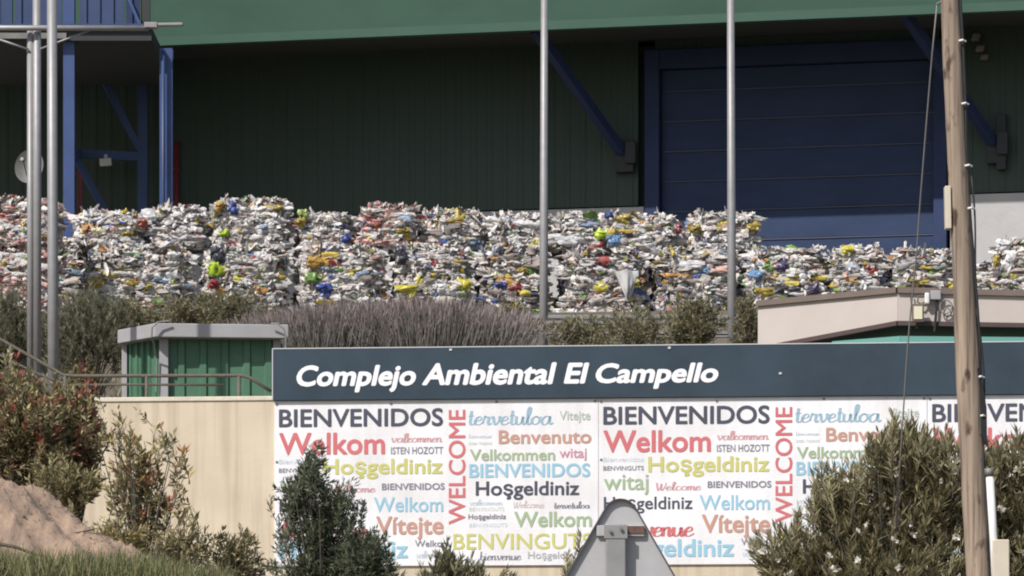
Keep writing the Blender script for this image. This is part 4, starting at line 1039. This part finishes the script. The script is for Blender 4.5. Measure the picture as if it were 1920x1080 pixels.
def shrub(name, label, cat, Y, cx, cy, rx, ry, n, pal, L=.11, W=.022, per=26, base_y=None, slen=.38, spread=.75, top_pts=(), tip_pal=None, tip_p=.0,
          flowers=0, fl_col=(.75, .70, .64), fl_size=.03, up=.8, depth=1.0, twig=.004, lower=-.5, group=None, flat=.6, limb=.14, clump=.25, cone=0.0, lobes=None):
    """crown of many short leafy shoots spread through an uneven volume, on limbs from the base"""
    k = pxm(Y); c0 = P(cx, cy, Y); RX, RZ = rx/k, ry/k; RY = RX*depth*.8
    by = base_y if base_y is not None else cy+ry*1.1
    base = P(cx, by, Y)
    tips = []; ph = RS.rand(6)*6
    while len(tips) < n:
        q = RS.randn(3); q /= np.linalg.norm(q)
        if q[2] < lower or RS.rand() < .35*(q[1] > .35): continue
        lump = 1+clump*(.5*math.sin(4*q[0]+ph[0]+2*q[2])+.5*math.sin(7*q[2]+ph[1]-3*q[0])+.4*math.sin(9*q[0]+5*q[1]+ph[2]))
        rad = RS.rand()**.38*lump
        p = q*rad
        if cone: p[:2] *= (1-cone*max(0, p[2]))
        if lobes:
            lw = np.array([b_[4] for b_ in lobes]); lb = lobes[RS.choice(len(lobes), p=lw/lw.sum())]
            tips.append((P(lb[0], lb[1], Y)+V(p[0]*lb[2]/k, p[1]*lb[2]/k*depth*.8, p[2]*lb[3]/k), q)); continue
        tips.append((c0+V(p[0]*RX, p[1]*RY, p[2]*RZ), q))
    for (tx, ty) in top_pts:
        for m in range(7):
            f = m/6.; tips.append((P(tx+RS.randn()*5*(1+f), ty+f*34+abs(RS.randn())*5, Y-.2*RX+RS.randn()*.15), unit(V(RS.randn()*.25, 0, 1))))
    pos, dr, LL, CC = [], [], [], []
    st = MB(); fl = []
    pal = np.array(pal); tp = np.array(tip_pal) if tip_pal else None
    for tip, q in tips:
        dd = unit(V(q[0]*.8, q[1]*.8, q[2]*.5)+V(0, 0, up)+RS.randn(3)*.35)
        ln = slen*RS.uniform(.6, 1.25)
        start = tip-dd*ln
        pts = shoots_curve(start, tip, RS.randn(3)*.10*ln+V(0, 0, -.06*ln), 6)
        st.tube(pts[::2], [twig, twig*.8, twig*.5], 4, cap=False)
        if RS.rand() < limb:
            b = base+V((start[0]-c0[0])*.25, (start[1]-c0[1])*.25, 0)
            lp = shoots_curve(b, start, V((start[0]-b[0])*-.2, 0, .1*RZ), 5)
            st.tube(lp, [twig*3.2, twig*2.6, twig*2, twig*1.5, twig], 5, cap=False)
        shade = RS.uniform(.72, 1.2); mm = max(5, int(per*RS.uniform(.7, 1.2)))
        t = RS.rand(mm)**.8; idx = t*5; i0 = np.clip(idx.astype(int), 0, 4); fr = (idx-i0)[:, None]
        pp = pts[i0]*(1-fr)+pts[i0+1]*fr; d0 = pts[i0+1]-pts[i0]; d0 /= np.linalg.norm(d0, axis=1)[:, None]
        az = RS.randn(mm, 3); az -= (az*d0).sum(1)[:, None]*d0; az /= np.linalg.norm(az, axis=1)[:, None]
        ang = (1.15-.8*t)[:, None]*spread*1.35
        pos.append(pp); dr.append(d0*np.cos(ang)+az*np.sin(ang)); LL.append(L*RS.uniform(.55, 1.15, mm)*(1-.3*(t > .9)))
        cc = pal[RS.randint(len(pal), size=mm)]*RS.uniform(.75, 1.25, (mm, 1))*shade
        if tp is not None and RS.rand() < tip_p:
            kx = t > .55; cc[kx] = tp[RS.randint(len(tp), size=kx.sum())]*RS.uniform(.7, 1.2, (kx.sum(), 1))
        CC.append(cc)
        if flowers and q[1] < .25 and RS.rand() < flowers: fl.append(tip+V(0, -.05, .02))
    pos = np.concatenate(pos); dr = np.concatenate(dr); LL = np.concatenate(LL); CC = np.concatenate(CC)
    r = empty(name, base, label, cat, group)
    v, f, c = leaves_mesh(pos, dr, LL, LL*(W/L)*RS.uniform(.7, 1.2, len(LL)), CC, flat=flat)
    np_mesh('foliage', v, [f], M['leaf'], c, parent=r)
    st.build('branches', M['bark'], r)
    for t in fl[:95]:
        P_, D_, L_, C_ = [], [], [], []
        for _ in range(RS.randint(1, 3)):
            o = t+RS.randn(3)*fl_size*.3; ax = unit(V(RS.randn()*.6, -1+RS.randn()*.4, .4+RS.randn()*.4)); a = unit(np.cross(ax, V(0, 0, 1))); b = np.cross(a, ax)
            for j in range(5):
                th = 2*PI*j/5+RS.rand()*.4; P_.append(o); D_.append(math.cos(th)*a+math.sin(th)*b+.25*ax); L_.append(fl_size*RS.uniform(.7, 1.2)); C_.append(np.array(fl_col)*RS.uniform(.8, 1.05))
        L_ = np.array(L_); v, f, c = leaves_mesh(np.array(P_), np.array(D_), L_, L_*.85, np.array(C_), fold=.1)
        np_mesh('flower', v, [f], M['petal'], c, parent=r)
    return r

OLV = [(0.272, 0.254, 0.137), (0.323, 0.302, 0.165), (0.209, 0.207, 0.107), (0.393, 0.349, 0.201), (0.356, 0.290, 0.171), (0.248, 0.213, 0.128)]
DKG = [(0.115, 0.144, 0.084), (0.144, 0.178, 0.100), (0.088, 0.114, 0.071), (0.192, 0.206, 0.128), (0.149, 0.154, 0.113)]
PHO = [(0.305, 0.262, 0.137), (0.232, 0.226, 0.112), (0.427, 0.366, 0.195), (0.201, 0.183, 0.104), (0.500, 0.427, 0.244)]
REDT = [(0.441, 0.158, 0.121), (0.378, 0.126, 0.105), (0.473, 0.242, 0.158)]
YELT = [(0.500, 0.390, 0.130), (0.440, 0.340, 0.120)]
BRM = [(0.232, 0.232, 0.149), (0.275, 0.268, 0.181), (0.189, 0.198, 0.128), (0.329, 0.305, 0.213)]

# in front of the wall
shrub('oleander', 'big white flowering oleander left of the wooden pole, hiding banner words', 'shrub', 45.5, 1665, 1035, 248, 215, 1350, OLV, .15, .023, 24, 1290,
      .44, .55, up=1.15, top_pts=((1681, 768), (1664, 800), (1628, 815), (1740, 800), (1600, 850), (1775, 805), (1560, 880), (1500, 950), (1530, 905), (1705, 790)), flowers=.13, fl_col=(.76, .72, .64), fl_size=.042, lower=-.85, depth=.8, lobes=[(1690, 880, 75, 95, .16), (1600, 955, 95, 95, .2), (1745, 925, 105, 125, .25), (1500, 1055, 100, 85, .2), (1665, 1060, 180, 110, .34)])
shrub('oleander', 'white flowering oleander right of the wooden pole at picture edge', 'shrub', 46.0, 1905, 1010, 125, 190, 720, OLV, .15, .023, 24, 1270,
      .44, .55, up=1.15, top_pts=((1850, 815), (1890, 810), (1872, 830), (1918, 800)), flowers=.12, fl_col=(.76, .72, .64), fl_size=.042, lower=-.85, depth=.8)
shrub('conical_bush', 'dark green pointed bush standing before the left welcome panel', 'shrub', 50, 606, 1040, 98, 190, 900, DKG, .085, .020, 20, 1230, .26, .75,
      top_pts=((580, 838), (584, 855), (572, 870), (560, 880), (592, 872), (548, 935), (606, 905), (640, 925), (535, 985)), lower=-.8, depth=.9, clump=.4, lobes=[(583, 890, 30, 62, .13), (552, 930, 36, 55, .11), (625, 945, 45, 50, .1), (610, 1000, 78, 70, .3), (590, 1065, 85, 60, .22), (665, 1060, 62, 70, .2)])
shrub('round_bush', 'low dark bush at right foot of the pointed bush', 'shrub', 49.5, 690, 1075, 58, 85, 330, DKG, .085, .020, 22, 1220, .28, .75, lower=-.7, top_pts=((712, 1000), (660, 975)))
shrub('low_oleander', 'low upright bush with spiky sprigs under the yellow welcome word', 'shrub', 47, 855, 1090, 78, 58, 130, OLV+DKG, .12, .022, 22, 1230, .36, .6, lower=-.4,
      top_pts=((838, 1008), (845, 1030), (900, 1050), (805, 1040)), up=1.4)
shrub('low_oleander', 'few upright sprigs just left of the triangular road sign', 'shrub', 47, 1082, 1085, 30, 50, 34, OLV, .12, .022, 22, 1230, .36, .6, lower=-.4, top_pts=((1090, 998), (1068, 1035)), up=1.4)
shrub('low_oleander', 'tiny dry sprig below the banner, left of the road sign', 'shrub', 48, 948, 1090, 22, 22, 12, OLV, .10, .02, 18, 1200, .3, .6, lower=-.3)
# left bank
shrub('red_tipped_shrub', 'dense red tipped shrub at left edge on the earth bank', 'shrub', 45, 28, 800, 120, 112, 760, PHO, .085, .026, 20, 985, .32, .8, tip_pal=REDT, tip_p=.22, lower=-.85)
shrub('red_tipped_shrub', 'dense red tipped shrub against the cream wall end', 'shrub', 45.5, 135, 815, 76, 115, 520, PHO, .085, .026, 20, 985, .32, .8, tip_pal=REDT, tip_p=.24, lower=-.85, top_pts=((100, 700), (165, 725), (60, 690), (20, 680)))
shrub('leggy_shrub', 'open leggy shrub with orange red tips in front of cream wall', 'shrub', 43.5, 262, 905, 100, 128, 140, PHO+PHO+OLV+YELT, .095, .030, 14, 1120, .34, .75, tip_pal=REDT+YELT, tip_p=.26, lower=-.8,
      top_pts=((215, 765), (245, 790), (300, 790), (340, 835), (345, 920)), limb=.35, clump=.4)
shrub('leggy_shrub', 'small sparse shrub at the foot of the cream wall, left of the banner', 'shrub', 44, 440, 1050, 52, 62, 120, OLV+PHO, .085, .024, 15, 1160, .3, .75, lower=-.5, top_pts=((418, 985), (450, 985), (475, 1030), (380, 985)), limb=.3)
shrub('leggy_shrub', 'sparse sprig growing on the bank beside the leggy shrub', 'shrub', 43, 340, 1020, 52, 62, 85, PHO, .085, .022, 15, 1130, .3, .75, lower=-.5, limb=.3)
shrub('leggy_shrub', 'low dry growth on the bank directly below the leggy shrub', 'shrub', 42.0, 225, 1012, 70, 40, 130, PHO+YELT, .08, .022, 14, 1090, .26, .8, lower=-.5, limb=.2)
shrub('red_tipped_shrub', 'low dark growth under the red tipped shrubs along the top of the bank', 'shrub', 44.2, 125, 905, 75, 45, 260, PHO, .08, .026, 18, 985, .24, .8, lower=-.7, limb=.1)
# behind the wall
shrub('broom_bush', 'fine feathery grey green bush right of the masts', 'shrub', 66.5, 172, 628, 105, 100, 700, BRM, .10, .012, 30, 740, .34, .5, lower=-.5, twig=.004, up=1.1)
shrub('broom_bush', 'fine feathery grey green bush left of the masts', 'shrub', 66.8, 5, 628, 95, 100, 620, BRM, .10, .012, 30, 740, .34, .5, lower=-.5, twig=.004, up=1.1)
shrub('red_flower_bush', 'small bush with dark red blooms beside the cabin', 'shrub', 63.4, 150, 705, 42, 34, 110, PHO, .07, .022, 16, 770, .24, .8, tip_pal=[(.30, .04, .06)], tip_p=.3, lower=-.5)
for i, (x, y, rx, ry, n, lab) in enumerate((
     (345, 586, 70, 50, 280, 'low green bush above the left half of the cabin roof'), (445, 584, 74, 54, 300, 'low green bush above the right half of the cabin roof'),
     (262, 598, 60, 56, 230, 'low olive bush at left end of the cabin roof'), (940, 606, 62, 54, 280, 'green bush right of the dry lavender, left of centre lamp post'),
     (1080, 620, 62, 46, 170, 'sparse green bush just right of centre lamp post'), (1190, 612, 80, 48, 200, 'sparse green bush midway between the lamp posts'),
     (1300, 602, 56, 66, 320, 'taller green bush left of second lamp post'), (1402, 600, 32, 62, 170, 'green bush between second lamp post and hut'))):
    shrub('slope_bush', lab, 'shrub', 69.5-(.3*(i % 3)), x, y+8, rx, ry, n, OLV+BRM, .09, .024, 18, 690, .3, .8, lower=-.6, group='green bushes on the slope below the bales')

def lavender(cx, cy, rx, Y, n, label):
    k = pxm(Y); r = empty('dry_lavender', P(cx, 690, Y), label, 'plant', 'dry lavender clumps on the slope')
    b = P(cx, 682, Y); pos, d, L, cols = [], [], [], []
    for _ in range(n):
        q = RS.randn(2); lean = q*.26+RS.randn(2)*.08; x = q[0]*rx/k*.62+RS.uniform(-.2, .2)
        h = (682-cy)/k*RS.uniform(.62, 1.04)*(1-.03*q[0]**2)*(1+.07*math.sin(5*q[0]+cx))
        pos.append(b+V(x, q[1]*.35, 0)); dd = V(lean[0]*.7+RS.randn()*.08, lean[1]*.5, 1); d.append(dd); L.append(h/unit(dd)[2])
        cols.append(np.array([(.34, .31, .285), (.37, .335, .31), (.31, .285, .265), (.39, .355, .32), (.31, .30, .24)][RS.randint(5)])*RS.uniform(.85, 1.12))
    L = np.array(L); v, f, c = leaves_mesh(np.array(pos), np.array(d), L, np.full(len(L), .011), np.array(cols), fold=.2, flat=0)
    np_mesh('stems', v, [f], M['leaf'], c, parent=r)
    # seed heads
    d = np.array(d); d /= np.linalg.norm(d, axis=1)[:, None]; tip = np.array(pos)+d*(L*.78)[:, None]
    L2 = L*.2; v, f, c = leaves_mesh(tip, d+RS.randn(*d.shape)*.08, L2, np.full(len(L), .020), np.array(cols)*V(1.1, .98, 1.02), fold=.3, flat=0)
    np_mesh('seed_heads', v, [f], M['leaf'], c, parent=r)
for a in ((540, 588, 60, 67.6, 2000, 'dry greyish lavender clump touching the cabin roof corner'), (615, 572, 66, 67.2, 2700, 'tall dry lavender clump below the navy bag bale'),
          (705, 566, 80, 67.5, 2700, 'dry lavender clump at middle of the row'), (795, 562, 66, 67.2, 2700, 'tallest dry lavender clump below the yellow bag bale'),
          (880, 574, 72, 67.6, 2000, 'dry lavender clump at right end, beside a green bush')):
    lavender(*a)

def grass():
    pos, d, L, cols = [], [], [], []
    for _ in range(5200):
        x = RS.uniform(-60, 430); Y = RS.uniform(36.4, 38.4)
        yb = np.interp(x, [-60, 250, 430], [1095, 1100, 1130])+RS.uniform(0, 18)
        pos.append(P(x, yb, Y)); d.append(V(RS.randn()*.35, RS.randn()*.3, 1)); L.append(RS.uniform(.14, .40))
        cols.append(np.array([(.20, .225, .095), (.24, .25, .12), (.16, .18, .08), (.31, .27, .16)][RS.randint(4)])*RS.uniform(.75, 1.2))
    L = np.array(L); v, f, c = leaves_mesh(np.array(pos), np.array(d), L, np.full(len(L), .012), np.array(cols), fold=.2, flat=0)
    o = np_mesh('grass', v, [f], M['leaf'], c); tag(o, 'tuft of soft green grass along the foot of the earth bank', 'grass', kind='stuff')
grass()

def bank_scrub():
    pos, d, L, cols = [], [], [], []
    me = bpy.data.objects['earth_mound'].data; nv = len(me.vertices); co = np.array([tuple(v.co) for v in me.vertices])
    ok = co[(co[:, 1] > 37) & (co[:, 1] < 42) & (co[:, 2] > 2.2)]
    cents = ok[RS.randint(len(ok), size=150)]
    for c in cents:
        for _ in range(RS.randint(6, 34)):
            o = RS.randn(2)*.10; j = np.argmin((ok[:, 0]-c[0]-o[0])**2+(ok[:, 1]-c[1]-o[1])**2)
            pos.append(ok[j]+V(RS.randn()*.02, RS.randn()*.02, -.01)); d.append(V(RS.randn()*.8, RS.randn()*.8, .8)); L.append(RS.uniform(.03, .09))
            cols.append(np.array([(.26, .22, .13), (.20, .19, .10), (.33, .27, .18), (.16, .13, .09)][RS.randint(4)])*RS.uniform(.7, 1.2))
    L = np.array(L); v, f, c = leaves_mesh(np.array(pos), np.array(d), L, L*.12, np.array(cols), flat=0)
    o = np_mesh('dry_scrub', v, [f], M['leaf'], c); tag(o, 'thin dry scrub dotted over the bare earth bank', 'scrub', kind='stuff')
    mb = MB()
    for _ in range(420):
        p = ok[RS.randint(len(ok))]; r = RS.uniform(.005, .017)
        a = RS.randn(8, 3)*.25
        vs = [p+r*(V(x, y, z*.7)*(1+a[i, 0])+a[i]*.3) for i, (x, y, z) in enumerate([(x, y, z) for x in (-1, 1) for y in (-1, 1) for z in (-1, 1)])]
        mb.add(vs, [(0, 1, 3, 2), (4, 6, 7, 5), (0, 4, 5, 1), (2, 3, 7, 6), (0, 2, 6, 4), (1, 5, 7, 3)])
    o = mb.build('gravel', M['soil']); tag(o, 'loose stones and clods lying on the earth bank', 'stones', kind='stuff')
bank_scrub()

def ground_cover():
    # low scrubby litter over the slope behind the wall
    n = 9000; x = RS.uniform(-60, 1500, n); Yv = RS.uniform(62, 75.3, n)
    z = np.interp(Yv, [60, 61.6, 64, 68, 73, 74.6, 75.3], [Z_TERR, Z_TERR, 7.0, 7.6, 8.35, 8.7, Z_YARD])
    pos = np.c_[(x-960)/F*Yv, Yv, z-.02]; d = np.c_[RS.randn(n)*.7, RS.randn(n)*.7, np.ones(n)]
    L = RS.uniform(.06, .22, n); pal = np.array(BRM+[(.16, .13, .09), (.20, .17, .13)])
    v, f, c = leaves_mesh(pos, d, L, L*.16, pal[RS.randint(len(pal), size=n)]*RS.uniform(.7, 1.2, (n, 1)), flat=0)
    o = np_mesh('ground_cover', v, [f], M['leaf'], c); tag(o, 'dry scrub covering the slope below the bales', 'scrub', kind='stuff')
ground_cover()

def bank_branch():
    r = empty('fallen_branch', P(30, 1030, 37.5), 'dead brown branch lying across the earth bank', 'branch')
    a = [P(x, y, 37.9+.0*x) for x, y in ((-30, 1012), (0, 1020), (30, 1026), (60, 1037), (85, 1046))]
    mb = MB(); mb.tube(a, [.018, .017, .015, .012, .006], 7); mb.build('stem', M['bark'], r, smooth=True)
    a = [P(x, y, 40.3) for x, y in ((118, 1012), (130, 1002), (150, 998), (178, 992))]
    r2 = empty('fallen_branch', a[0], 'thin curved twig on the bank below the leggy shrub', 'branch')
    mb = MB(); mb.tube(a, [.014, .012, .010, .006], 7); mb.build('stem', M['bark'], r2, smooth=True)
bank_branch()
